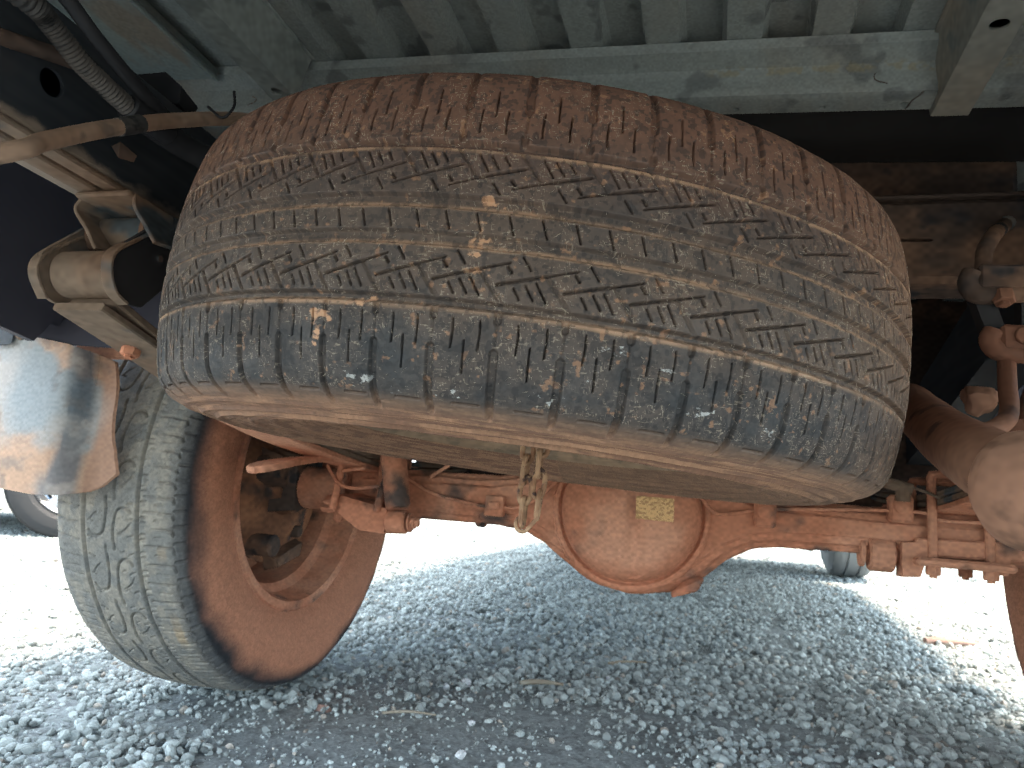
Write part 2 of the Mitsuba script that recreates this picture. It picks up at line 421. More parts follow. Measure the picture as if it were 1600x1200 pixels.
def rot180(segs):
    return [(-u0, -s0, -u1, -s1, w, d) for u0, s0, u1, s1, w, d in segs]


SPARE_C, SPARE_N = V([-.191982, .732746, .508748]), V([.060521, -.018674, .997992])
SPARE_A, SPARE_B = V([.998167, .001132, -.06051]), V([0, .999825, .018708])


def build_spare():
    G = .0045
    half = [(0, .049, .0145, .030, .0022, .0016), (-.0028, .0235, .0152, .0293, .0006, .005), (.0152, .0293, .044, .038, .0013, .0038),
            (.0138, .0455, .0207, .0343, .0003, .0075), (.0214, .0452, .027, .0365, .0003, .0075), (.0297, .0455, .0338, .039, .0003, .0075),
            (.0248, .0268, .0304, .0190, .0003, .0075), (.0359, .0295, .0386, .0262, .0012, .004),
            (.0002, .0545, .0002, .0605, .0042, .003), (.0002, .060, .0002, .080, .0010, .0012),
            (.0002, .080, -.0004, .102, .0050, .0030), (-.0004, .102, -.0008, .1165, .0050, .0036), (-.0008, .1165, -.0010, .124, .0046, .0025),
            (-.0125, .061, -.0131, .068, .0003, .0075), (-.0131, .068, -.0127, .079, .0003, .0075), (-.0295, .061, -.0301, .068, .0003, .0075), (-.0301, .068, -.0297, .079, .0003, .0075),
            (-.0208, .074, -.0214, .094, .0003, .0075), (-.034, .1145, -.017, .1145, .0013, .003), (-.016, .1195, -.004, .1195, .0008, .0015)]
    ctr = [(-.002, .0056, .002, -.0060, .0003, .0075), (.018, .0056, .022, -.0060, .0003, .0075)]
    segs = half + rot180(half) + ctr
    circ = [(GR[0], .0052, .0048), (GR[1], .0085, .0045), (GR[2], .0085, .0045), (GR[3], .0052, .0048), (.150, .0012, .0006), (-.150, .0012, .0006), (-.172, .001, .0006)]
    ridges = [(-.136, .003, .0010), (.139, .004, .0010), (-.152, .004, .0020), (-.166, .0045, .0026), (-.1765, .003, .0016), (.160, .006, .0022), (-.196, .005, .0022), (-.215, .006, .0024)]
    prof = [(0, .370), (.03, .3695), (.06, .3668), (.09, .3618), (.104, .3575), (.113, .350), (.1188, .339), (.1222, .325), (.1248, .308), (.1250, .293), (.122, .272), (.115, .248), (.105, .229), (.098, .219), (.094, .2145), (.086, .212)]
    prof = [(x * .9528, r_ - .0161) for x, r_ in prof]
    m, uv, (q, ax, rr) = tyre(prof, segs, circ, ridges, 58, SPARE_C, SPARE_N, SPARE_A, SPARE_B, 1.38, .0006, .005, .00068, .0022, .119, sc=.955)
    tag('spare_wheel', 'dusty worn spare wheel slung flat under the truck bed, tread towards the viewer', 'spare wheel')
    t = put('tyre', m, 'spare_rubber', 'spare_wheel', smooth=True, uv=uv)
    # bits of dried grass stuck to the tread
    N = 1600
    th = RNG.uniform(-1.45, 1.45, N); s = RNG.uniform(-.108, .095, N); s = np.where(RNG.random(N) < .55, s, RNG.uniform(-.105, 0, N))
    r = np.interp(s, q, rr); z = np.interp(s, q, ax)
    ang = RNG.normal(.6, 1.0, N); L = RNG.gamma(2.0, .0006, N) + .0005; wd = RNG.uniform(.00007, .00015, N)
    nrm = np.sin(th)[:, None] * SPARE_A - np.cos(th)[:, None] * SPARE_B; tu = np.cos(th)[:, None] * SPARE_A + np.sin(th)[:, None] * SPARE_B
    ctrp = SPARE_C + z[:, None] * SPARE_N + (r - .0001)[:, None] * nrm
    d = np.cos(ang)[:, None] * tu + np.sin(ang)[:, None] * SPARE_N; e = np.cross(nrm, d)
    Vv = np.stack([ctrp - d * L[:, None], ctrp + d * L[:, None], ctrp + e * wd[:, None] + nrm * .0003, ctrp - e * wd[:, None] + nrm * .0002, ctrp + nrm * (wd * 1.6 + .0003)[:, None]], 1)
    f = V([[0, 2, 4], [0, 4, 3], [1, 4, 2], [1, 3, 4], [0, 3, 2], [1, 2, 3]])
    put('grass_clippings', trimesh.Trimesh(Vv.reshape(-1, 3), (np.arange(N)[:, None, None] * 5 + f).reshape(-1, 3), process=False), 'straw', t, smooth=False, kind='stuff')
    # steel rim: barrel with flanges and a dished disc
    ring = [(x * .95, y - .016) for x, y in [(-.098, .208), (-.103, .218), (-.099, .224), (-.094, .220), (-.090, .206), (-.080, .203), (-.062, .199), (-.050, .183), (-.02, .180), (.03, .186), (.066, .200), (.090, .206), (.098, .222), (.103, .218), (.097, .206), (.09, .202), (.064, .196), (.03, .182), (-.018, .176), (-.048, .179), (-.064, .195), (-.084, .2), (-.098, .208)]]
    put('rim', lathe(ring, SPARE_C, SPARE_N, 96, SPARE_B), 'dusty_steel', 'spare_wheel')
    disc = [(x * .95, y - (.016 if y > .12 else 0)) for x, y in [(.055, .182), (.062, .16), (.066, .13), (.05, .10), (.046, .06), (.046, .04), (.042, .04), (.042, .06), (.046, .098), (.061, .132), (.057, .16), (.05, .182)]]
    put('wheel_disc', lathe(disc, SPARE_C, SPARE_N, 64, SPARE_B), 'chain_metal', 'spare_wheel')
    for k in range(6):
        a_ = k * np.pi / 3
        put('nut_seat', lathe([(.040, .006), (.040, .011), (.0475, .012), (.0475, .006)], SPARE_C + .07 * (np.cos(a_) * SPARE_A + np.sin(a_) * SPARE_B), SPARE_N, 14), 'chain_metal', 'spare_wheel')
    put('valve', rod(SPARE_C - .07 * SPARE_N + .165 * SPARE_A - .05 * SPARE_B, SPARE_C - .105 * SPARE_N + .155 * SPARE_A - .048 * SPARE_B, .005, 10), 'black_rubber', 'spare_wheel')


build_spare()


def build_chain():
    tag('hanging_chain', 'rusty chain dangling from the hub of the spare wheel', 'chain')
    base = V([-.182, .745, 0.0])
    def link(c, tilt, flat, lean=0.0):
        L, w, r = .0125, .0058, .0028
        t = np.linspace(0, 2 * np.pi, 20, endpoint=False)
        pts = np.stack([w * np.cos(t) * (1), 0 * t, L * np.sin(t)], 1); pts[:, 2] += np.sign(np.sin(t)) * .002
        c_, s_ = np.cos(flat), np.sin(flat)
        pts = pts @ V([[c_, -s_, 0], [s_, c_, 0], [0, 0, 1]]).T
        cl, sl = np.cos(lean), np.sin(lean)
        pts = pts @ V([[cl, 0, sl], [0, 1, 0], [-sl, 0, cl]]).T
        P = pts + c
        tn = np.roll(P, -1, 0) - np.roll(P, 1, 0); tn /= np.linalg.norm(tn, axis=1, keepdims=True)
        nn = P - c; nn -= tn * (nn * tn).sum(1, keepdims=True); nn /= np.linalg.norm(nn, axis=1, keepdims=True); bb = np.cross(tn, nn)
        a = np.linspace(0, 2 * np.pi, 8, endpoint=False)
        return grid_mesh(P[:, None] + r * (np.cos(a)[None, :, None] * nn[:, None] + np.sin(a)[None, :, None] * bb[:, None]), close_u=True, close_v=True)
    for col, (dx, z0, n0) in enumerate(((-.0070, .342, 11), (.0075, .350, 10))):
        for k in range(n0):
            z = z0 + k * .0215
            put('chain_link', link(base + V([dx + .0012 * math.sin(k * 2.1 + col), .001 * math.cos(k * 1.7), z]), 0, (.35 if k % 2 else 1.5) + .2 * math.sin(k * 3 + col), .08 * math.sin(k + col)), 'chain_metal', 'hanging_chain')
    hook = tube([base + V([.009, 0, .350]), base + V([.0085, -.001, .338]), base + V([.003, -.002, .329]), base + V([-.004, -.002, .322]), base + V([-.011, -.002, .324]), base + V([-.013, -.002, .331]), base + V([-.008, -.001, .338])], .0021, 6, 8)
    put('end_hook', hook, 'chain_metal', 'hanging_chain')


build_chain()
# ---------------------------------------------------------------- pickup truck
TR = 'pickup_truck'
tag(TR, 'muddy pickup truck seen from below its tail, red dirt on axle and bed', 'pickup truck')
ROLL = np.eye(4); _a = .0435
ROLL[:3, :3] = [[math.cos(_a), 0, math.sin(_a)], [0, 1, 0], [-math.sin(_a), 0, math.cos(_a)]]
ROLL[:3, 3] = V([0, 0, .89]) - ROLL[:3, :3] @ V([0, 0, .89])      # the body leans a little on its springs


def lean(m):
    m = m.copy(); m.apply_transform(ROLL); return m


def bed():
    xs, zs, per = [-.93], [0.0], .0905
    k = math.floor((-.93 + .48) / per)
    x0 = -.482
    for i in range(-2, 13):
        c = x0 + i * per
        if c - .04 < -.66 or c > .70: continue
        xs += [c - .026, c - .020, c + .020, c + .026]; zs += [0, .022, .022, 0]
    xs.append(.70); zs.append(0.0)
    low = V([[x, z] for x, z in zip(xs, zs)]); poly = Polygon(np.vstack([low, (low + [0, .004])[::-1]]))
    fl = extrude(poly, 1.80, (0, 1.92, .888), (1, 0, 0), (0, 0, 1))
    b = put('bed_floor', lean(fl), 'bed_paint', TR, smooth=25)
    put('side_panel', lean(cat(cbox((-.93, .16, .868), (-.684, .775, .8855), .004), tube([(-.684, .16, .869), (-.684, .5, .868), (-.684, .775, .869)], .0035, 4, 8))), 'rusty_paint', b, label='rust streaked panel at the side of the bed floor')
    # cross sill: dished hat section, holes through the lower lip
    pr = [(.772, .8868), (.776, .877), (.786, .873), (.797, .867), (.8015, .857), (.8025, .845), (.8055, .838), (.812, .8355), (.838, .8345), (.842, .837), (.846, .8868)]
    sill = extrude(Polygon(pr), 1.61, (-.93, 0, 0), (0, 1, 0), (0, 0, 1))
    sub = [rod((x, .829, .82), (x, .829, .88), r, 14) for x, r in ((.012, .0042), (.108, .0032), (.194, .0060), (-.30, .0042))]
    cs = put('cross_sill', lean(cut(sill, *sub)), 'bed_paint', TR, smooth=30)
    for pts in ([(.190, .7985, .8665), (.165, .8005, .8615), (.157, .8018, .857), (.158, .8022, .850), (.170, .8028, .8455)],
                [(.196, .836, .8342), (.199, .82, .8348), (.206, .8085, .8362), (.212, .803, .846)], [(-.66, .8005, .8615), (-.64, .8018, .857), (-.637, .8022, .851), (-.65, .8028, .8455)]):
        put('seam_sealant', lean(tube(pts, .0006, 6, 8)), 'brown_metal', cs)
    def hat(x, y0, y1, h, wb, wt, hole):
        fl_ = .012
        pr = [(-wt / 2 - fl_, -.0015), (-wt / 2, -.0035), (-wb / 2, -h), (wb / 2, -h), (wt / 2, -.0035), (wt / 2 + fl_, -.0015), (wt / 2 + fl_, .0), (-wt / 2 - fl_, .0)]
        q = Polygon(pr).buffer(-.0015).buffer(.0015)
        inner = Polygon([(-wt / 2 + .003, .01), (-wb / 2 + .003, -h + .003), (wb / 2 - .003, -h + .003), (wt / 2 - .003, .01)])
        m = extrude(q.difference(inner), y1 - y0, (x, y1, .8872), (1, 0, 0), (0, 0, 1))
        cap = cbox((x - wb / 2 + .002, y1 - .006, .8872 - h + .002), (x + wb / 2 - .002, y1 - .002, .884), .001)
        m = cut(m, *[rod((x, yy, .8872 - h - .02), (x, yy, .8872 - h + .02), .0085, 18) for yy in hole])
        return lean(cat(m, cap))
    put('bed_bearer', hat(-.563, .16, .764, .059, .036, .060, (.748, .35)), 'pale_paint', TR, smooth=20, label='grey bed bearer above the left end of the spare tyre')
    put('bed_bearer', hat(.242, .16, .843, .0585, .038, .060, (.69, .35)), 'dusty_paint', TR, smooth=20, label='grey bed bearer right of the spare tyre with round hole')
    # outer body of the bed
    for s, x in ((-1, -.965), (1, .745)):
        side = Polygon([(.10, .56), (.10, 1.36), (1.95, 1.36), (1.95, .50)]).difference(Point(1.25, .37).buffer(.47, 24)).buffer(-.01).buffer(.01)
        put('bed_side', extrude(side, .03, (x - .015, 0, 0), (0, 1, 0), (0, 0, 1)), 'truck_paint', TR, smooth=20)
        inner = extrude(Polygon([(.12, .60), (.12, 1.3), (1.9, 1.3), (1.9, .55), (.80, .55), (.78, .52)]).difference(Point(1.25, .40).buffer(.462, 24)), .012, (x - s * .045 - .006, 0, 0), (0, 1, 0), (0, 0, 1))
        put('inner_side_panel', inner, 'liner_plastic', TR, smooth=20)
        # wheel arch liner: an arch over the wheel, shallow ribbed
        t = np.linspace(.27, math.pi - .15, 36); xx = np.linspace(x - s * .02, x - s * .30, 14)
        rr_ = .455 + .005 * np.sin(t * 26)[:, None] * np.sin(np.linspace(0, 9, 14))[None]
        P = np.stack([np.broadcast_to(xx[None], rr_.shape), 1.25 - np.cos(t)[:, None] * rr_, .40 + np.sin(t)[:, None] * rr_], -1)
        P2 = P.copy(); P2[..., 1] = 1.25 - np.cos(t)[:, None] * (rr_ + .004); P2[..., 2] = .40 + np.sin(t)[:, None] * (rr_ + .004)
        wall = extrude(Polygon([(1.25 - .455 * math.cos(a), .40 + .455 * math.sin(a)) for a in np.linspace(.75, math.pi - .75, 24)] + [(1.50, .80), (1.0, .80)]).buffer(0), .004, (xx[-1] - .002, 0, 0), (0, 1, 0), (0, 0, 1))
        put('wheel_arch_liner', cat(grid_mesh(P), grid_mesh(P2)), 'liner_plastic', TR, smooth=40)
    put('added_shade_panel', lean(cbox((-.62, .852, .872), (.40, 1.034, .880), .003)), 'shade_black', TR)  # added dark plate standing in for the shade between sill and crossmember
    put('tailgate', cbox((-.95, .055, .86), (.73, .095, 1.36), .012), 'truck_paint', TR)
    bm = put('rear_bumper', cat(cbox((-.93, -.14, .50), (.71, .02, .70), .025), cbox((-.90, .02, .54), (.68, .06, .74), .01)), 'truck_paint', TR)
    put('added_sky_blocker', cbox((-.95, .062, .66), (.73, .10, .858), .006), 'truck_paint', TR)  # added closing board; with the lowered bumper it keeps sky off the tyre
    put('headboard', cbox((-.95, 1.92, .86), (.73, 1.96, 1.36), .01), 'truck_paint', TR)


bed()


def chassis():
    # left rail: box section, lightening hole, welded bottom flange in two strips
    def rail(x, s):
        prof = Polygon([(0, 0), (.075, 0), (.075, .122), (0, .122)]).buffer(-.006).buffer(.006)
        inn = Polygon([(.004, .004), (.071, .004), (.071, .118), (.004, .118)])
        body = extrude(prof.difference(inn), 1.05, (x - .075 if s < 0 else x, 1.20, .623), (1, 0, 0), (0, 0, 1))
        hx = x - .01 if s < 0 else x + .01
        body = cut(body, rod((x - .03, .457, .676), (x + .03, .457, .676), .0125, 24, ch=.0001))
        kick = hull([(x - .075 * (s < 0), 1.19, .623), (x + .075 * (s > 0), 1.19, .623), (x - .075 * (s < 0), 1.19, .745), (x + .075 * (s > 0), 1.19, .745),
                     (x - .075 * (s < 0), 1.75, .50), (x + .075 * (s > 0), 1.75, .50), (x - .075 * (s < 0), 1.75, .62), (x + .075 * (s > 0), 1.75, .62)])
        front = cbox((x - .075 * (s < 0), 1.749, .50), (x + .075 * (s > 0), 5.0, .62), .005)
        k = put('chassis_rail', cat(body, kick, front), 'chassis_paint', TR, smooth=30)
        if s < 0:
            put('flange', cat(cbox((x - .019, .15, .6185), (x + .002, .595, .6245), .002), cbox((x - .047, .15, .6165), (x - .0225, .595, .6235), .002)), 'tan_metal', k)
        return k
    rail(-.578, -1); rail(.375, 1)
    a = cbox((-.50, 1.035, .800), (.374, 1.10, .885), .008)
    put('chassis_crossmember', roughen(a, .0015, 14, 3, .03), 'brown_metal', TR, smooth=30, label='dark brown upper chassis crossmember right of the spare tyre')
    slot = Polygon([(.206, .7125), (.244, .7115), (.248, .7135), (.244, .716), (.206, .717), (.202, .7145)])
    b = cut(trimesh.Trimesh(*(lambda m: (m.vertices, m.faces))(cbox((-.50, .948, .660), (.374, 1.02, .768), .007))), extrude(slot, .03, (0, .965, 0), (1, 0, 0), (0, 0, 1)))
    k = put('chassis_crossmember', b, 'brown_metal', TR, smooth=30, label='brown crossmember with a slot hole above the exhaust hanger')
    put('bolt', lathe([(0, 1e-5), (0, .0085), (.006, .0085), (.008, .0065), (.008, .003), (.0065, .0025), (.0065, 1e-5)], (.327, .949, .733), (0, -1, 0), 16), 'tan_metal', k)
    put('upper_lip', cbox((-.50, .944, .7685), (.374, 1.024, .7735), .002), 'brown_metal', k)


chassis()


def suspension():
    # --- left spring hanger and shackle
    h = put('spring_hanger', cat(cbox((-.622, .540, .6085), (-.556, .640, .6145), .002),
            strip([(-.620, .548, .612), (-.626, .548, .600), (-.612, .552, .580), (-.604, .556, .566)], .055, .004, (0, 1, 0)).apply_translation((0, .027, 0)),
            strip([(-.557, .548, .612), (-.554, .548, .600), (-.544, .552, .585), (-.534, .556, .570)], .055, .004, (0, 1, 0)).apply_translation((0, .027, 0))), 'tan_metal', TR)
    s = put('spring_shackle', rod((-.634, .592, .587), (-.556, .592, .587), .0195, 28), 'tan_metal', TR)
    for x in (-.629, -.562):
        put('bushing_flange', rod((x - .003, .592, .587), (x + .003, .592, .587), .0235, 28), 'brown_metal', s)
    put('shackle_bushing', rod((-.632, .560, .534), (-.562, .560, .534), .0235, 30), 'tan_metal', s)
    def splate(x, th):
        c1, c2 = Point(.592, .568).buffer(.029, 14), Point(.560, .534).buffer(.030, 14)
        neck = Polygon([(.604, .594), (.566, .582), (.532, .548), (.545, .508), (.577, .506), (.62, .555)])
        return extrude(c1.union(c2).union(neck).convex_hull, th, (x, 0, 0), (0, 1, 0), (0, 0, 1))
    put('shackle_plate', splate(-.641, .005), 'tan_metal', s)
    put('shackle_plate', splate(-.556, .005), 'black_rubber', s, label='dark inner plate of the spring shackle')
    put('plate_rim', strip([(-.553, .610, .598), (-.553, .580, .588), (-.553, .548, .562), (-.553, .531, .545), (-.553, .530, .528), (-.553, .540, .510), (-.553, .556, .503)], .013, .003, (1, 0, 0)), 'tan_metal', s)
    put('plate_rim', strip([(-.640, .612, .596), (-.640, .580, .585), (-.640, .545, .556), (-.640, .531, .540), (-.640, .531, .524), (-.640, .546, .505)], .012, .003, (1, 0, 0)), 'tan_metal', s)
    put('rivet', rod((-.5512, .588, .561), (-.5490, .588, .561), .0038, 14), 'rim_alloy', s)
    # --- leaf springs
    for i, x in enumerate((-.597, .337)):
        L = put('leaf_spring', strip([(x, .566, .508), (x, .62, .492), (x, .74, .466), (x, .95, .437), (x, 1.25, .424), (x, 1.6, .452), (x, 1.85, .492)], .062, .009, (1, 0, 0)), 'tan_metal', TR)
        put('leaf', strip([(x, .548, .4975), (x, .62, .4815), (x, .74, .4555), (x, .95, .4265), (x, 1.25, .4135), (x, 1.6, .441), (x, 1.85, .481)], .060, .008, (1, 0, 0)), 'tan_metal', L)
        put('leaf', strip([(x, .80, .434), (x, .95, .417), (x, 1.25, .4035), (x, 1.55, .425)], .060, .008, (1, 0, 0)), 'mud_metal', L)
        tip = strip([(x - .036, .918, .3725), (x - .035, .928, .3755), (x - .033, .95, .382), (x - .03, .99, .392), (x - .02, 1.08, .4075), (x - .005, 1.25, .421), (x, 1.5, .41)], [.008, .034, .05, .062, .066, .066, .064, .062, .060], .010, (1, 0, .1))
        if i == 0:
            put('helper_leaf', tip, 'mud_metal', L, label='rounded end of the helper leaf beside the left wheel')
        put('clip_bolt', nut((x - .005, .628, .4765), (0, -.2, -1), .010, .009), 'mud_metal', L)
        for y in (1.19, 1.30):
            put('u_bolt', tube([(x - .036, y, .31), (x - .036, y, .42), (x - .036, y, .445), (x - .03, y, .452), (x + .03, y, .452), (x + .036, y, .445), (x + .036, y, .42), (x + .036, y, .31)], .0065, 3, 10), 'mud_metal', L)
        put('spring_plate', cat(cbox((x - .062, 1.165, .322), (x + .062, 1.335, .334), .004), *[nut((x + dx, y, .322), (0, 0, -1), .010, .012) for dx in (-.036, .036) for y in (1.19, 1.30)]), 'mud_metal', L)


suspension()


def axle():
    ya, za = 1.25, .365
    # banjo housing: hull-shaped blends between tubes and ring
    o = Polygon([(-.64, .045), (-.46, .045), (-.36, .046), (-.30, .056), (-.26, .078), (-.20, .118), (-.128, .134), (-.06, .120), (-.01, .085), (.035, .055), (.08, .040), (.30, .036), (.44, .036),
                 (.44, -.030), (.30, -.032), (.10, -.034), (.06, -.040), (.02, -.062), (-.02, -.098), (-.06, -.118), (-.125, -.128), (-.185, -.116), (-.225, -.092), (-.27, -.060), (-.31, -.042), (-.36, -.038), (-.46, -.038), (-.64, -.038)])
    ring = Point(-.128, .003).buffer(.098, 24)
    def slab(y0, y1, sh):
        return extrude(o.buffer(-sh), y1 - y0, (0, y1, za), (1, 0, 0), (0, 0, 1))
    parts = [slab(ya - .030, ya + .030, 0), slab(ya - .041, ya + .041, .010), slab(ya - .047, ya + .047, .022)]
    hs = cat(*parts)
    man = None
    for p_ in parts:
        t = trimesh.Trimesh(p_.vertices, p_.faces, process=True)
        q = m3.Manifold(m3.Mesh(np.asarray(t.vertices, np.float32), np.asarray(t.faces, np.uint32)))
        man = q if man is None else man + q
    man = man.refine_to_length(.012); q = man.to_mesh()
    hs = trimesh.Trimesh(q.vert_properties[:, :3], q.tri_verts); trimesh.smoothing.filter_taubin(hs, lamb=.5, nu=.52, iterations=14)
    A = put('rear_axle', roughen(hs, .0016, 22, 4), 'mud_metal', TR, smooth=50)
    put('axle_tube', rod((-.80, ya, za), (-.44, ya, za), .039, 32), 'mud_metal', A)
    put('axle_tube', rod((.40, ya, za), (.62, ya, za), .034, 32), 'mud_metal', A)
    put('tube_collar', cat(rod((-.395, ya, za), (-.385, ya, za), .045, 32)), 'mud_metal', A)
    # differential cover: domed, with flange ring and ridge
    R = .112; prof = [(0, R + .012), (.010, R + .013), (.014, R + .009), (.014, R + .004), (.009, R + .001), (.010, R - .002), (.026, R - .005), (.040, R * .86), (.052, R * .64), (.059, R * .4), (.061, R * .18), (.0615, 1e-5)]
    cov = lathe(spline(V(prof), 3), (-.128, ya - .040, za + .002), (0, -1, 0), 72)
    v = np.array(cov.vertices); ridge = np.exp(-((v[:, 0] + .128 - .012) / .012) ** 2) * (np.hypot(v[:, 0] + .128, v[:, 2] - za) < .1)
    v[:, 1] += ridge * .007
    dcov = put('differential_cover', roughen(trimesh.Trimesh(v, cov.faces), .0012, 30, 8), 'mud_metal', A, smooth=40)
    put('fill_plug', lathe([(0, .012), (.008, .012), (.010, .010), (.010, 1e-5)], (-.212, ya - .066, za + .012), (-.5, -1, 0), 6), 'mud_metal', dcov) if False else None
    put('fill_plug', hull([(-.215, ya - .066, za + .022), (-.203, ya - .078, za + .022), (-.206, ya - .066, za - .012), (-.198, ya - .074, za - .012), (-.222, ya - .06, za + .0), (-.205, ya - .085, za + .006)]), 'mud_metal', A)
    pl = Polygon([(-.0285, -.017), (.0285, -.0175), (.028, .0175), (-.029, .017)])
    put('identification_plate', extrude(pl, .004, (-.0865, ya - .0985, za + .006), (.965, .26, 0), (0, 0, 1)), 'tag_plate', A, label='yellowed metal tag on the differential cover')
    for r_, a0, a1 in ((.1235, 2.6, 3.9),):
        t = np.linspace(a0, a1, 14)
        put('cover_gasket', tube(np.stack([-.128 + r_ * np.cos(t), 0 * t + ya - .046, za + r_ * np.sin(t)], 1), .0035, 3, 8), 'mud_metal', A)
    put('drain_boss', blob([(-.060, ya - .045, za - .118), (-.012, ya - .045, za - .092), (-.020, ya - .05, za - .112), (-.058, ya - .04, za - .126), (-.012, ya + .02, za - .098), (-.06, ya + .02, za - .124), (-.03, ya - .02, za - .085)], .001, 40, 3, .006), 'mud_metal', A)
    # brake lines and clips
    y = ya - .057
    put('brake_line', tube([(-.530, y - .02, .405), (-.510, y - .01, .392), (-.470, y, .372), (-.41, y, .360), (-.355, y, .355), (-.30, y, .362), (-.25, y, .405), (-.235, y + .01, .44)], .0028, 8, 8), 'mud_metal', A)
    put('brake_line', tube([(-.53, y - .02, .405), (-.525, y, .43), (-.52, y + .03, .47)], .0045, 6, 8), 'mud_metal', A)
    put('brake_line', tube([(-.475, y + .01, .398), (-.44, y, .42), (-.40, y + .01, .46)], .0032, 6, 8), 'mud_metal', A)
    put('brake_line', tube([(-.03, y - .012, .408), (-.012, y - .02, .385), (.005, y - .012, .372), (.035, y, .376), (.08, y + .005, .385), (.20, y + .005, .394), (.285, y, .397), (.31, y, .388), (.36, y, .388), (.44, y, .392)], .0026, 8, 8), 'mud_metal', A)
    put('brake_line', tube([(.235, y - .01, .437), (.262, y - .01, .434), (.30, y - .015, .422), (.325, y - .02, .406), (.36, y - .02, .403)], .0022, 8, 8), 'tan_metal', A)
    put('line_clip', cat(cbox((-.368, y - .006, .340), (-.336, y + .012, .374), .002), cbox((-.360, y - .012, .350), (-.342, y - .005, .364), .002)), 'mud_metal', A)
    for x, z in ((.075, .385), (.262, .408)):
        put('line_bracket', cat(cbox((x - .016, y - .004, z - .028), (x + .016, y + .02, z + .012), .004), lathe([(0, .011), (.006, .011), (.009, .006), (.009, 1e-5)], (x, y - .003, z - .004), (0, -1, 0), 14)), 'mud_metal', A)
    put('line_tee', cat(rod((.238, y - .012, .436), (.274, y - .012, .428), .0085, 10), rod((.262, y - .012, .434), (.262, y - .01, .410), .010, 10)), 'tan_metal', A)
    # bracket arms hanging at the right spring seat
    put('spring_seat', cat(hull([(.262, ya - .06, .352), (.30, ya - .06, .356), (.285, ya - .06, .306), (.262, ya - .06, .304), (.262, ya - .02, .352), (.30, ya - .02, .356), (.285, ya - .02, .306), (.262, ya - .02, .304)]),
                           bar((.28, ya - .045, .348), (.44, ya - .045, .352), .03, .026), hull([(.372, ya - .06, .36), (.40, ya - .06, .36), (.395, ya - .06, .318), (.375, ya - .06, .318), (.372, ya - .03, .36), (.40, ya - .03, .36), (.395, ya - .03, .318), (.375, ya - .03, .318)])), 'mud_metal', A)
    put('damper_eye', cat(rod((.222, ya - .03, .334), (.256, ya - .03, .334), .026, 24), rod((.214, ya - .03, .334), (.262, ya - .03, .334), .012, 16), rod((.21, ya - .03, .334), (.216, ya - .03, .334), .021, 20)), 'mud_metal', A)
    # left shock absorber and its mount
    S = put('shock_absorber', lathe([(0, 1e-5), (.0, .016), (.006, .0205), (.03, .0215), (.34, .0215), (.35, .018), (.35, 1e-5)], (-.496, 1.13, .338), V([-.095, .06, .30]), 30), 'mud_metal', TR)
    put('eye', rod((-.512, 1.13, .316), (-.478, 1.13, .318), .0185, 24), 'mud_metal', S)
    put('bolt', cat(lathe([(0, .0155), (.003, .0155), (.003, .0095), (.010, .0095), (.010, .006), (.016, .006), (.016, 1e-5)], (-.474, 1.13, .318), (1, 0, 0.02), 16)), 'mud_metal', S)
    put('mount_bracket', roughen(hull([(-.645, 1.16, .352), (-.63, 1.12, .340), (-.60, 1.13, .352), (-.515, 1.125, .337), (-.515, 1.125, .297), (-.555, 1.12, .298), (-.645, 1.19, .335), (-.515, 1.165, .337), (-.515, 1.165, .297), (-.60, 1.2, .36)]), .001, 30, 2, .02), 'mud_metal', S)
    put('bump_stop', cat(*[rod((-.598, 1.23, .452 + .017 * i), (-.598, 1.23, .466 + .017 * i), .036 - .003 * (i % 2), 20) for i in range(4)]), 'black_rubber', TR)
    put('brake_hose', tube([(-.63, 1.12, .40), (-.60, 1.11, .372), (-.57, 1.11, .365), (-.53, 1.12, .372)], .0028, 6, 8), 'mud_metal', TR)
    put('brake_hose', tube([(-.56, 1.12, .40), (-.585, 1.12, .395), (-.60, 1.12, .392)], .0028, 6, 8), 'mud_metal', TR)
    put('bracket_leg', bar((-.604, 1.11, .325), (-.606, 1.13, .425), .011, .011), 'mud_metal', TR)
    put('bracket_leg', bar((-.53, 1.12, .33), (-.535, 1.16, .40), .012, .012), 'mud_metal', TR)


axle()
ROAD_PROF = [(0, .370), (.04, .3692), (.08, .3655), (.098, .3615), (.108, .356), (.116, .346), (.1225, .332), (.1265, .312), (.1268, .295), (.1235, .272), (.116, .250), (.106, .234), (.1, .226), (.095, .221), (.085, .2195)]


def curve_segs(pts, w, d):
    p = spline([(a, b, 0) for a, b in pts], 5)
    return [(p[i, 0], p[i, 1], p[i + 1, 0], p[i + 1, 1], w, d) for i in range(len(p) - 1)]


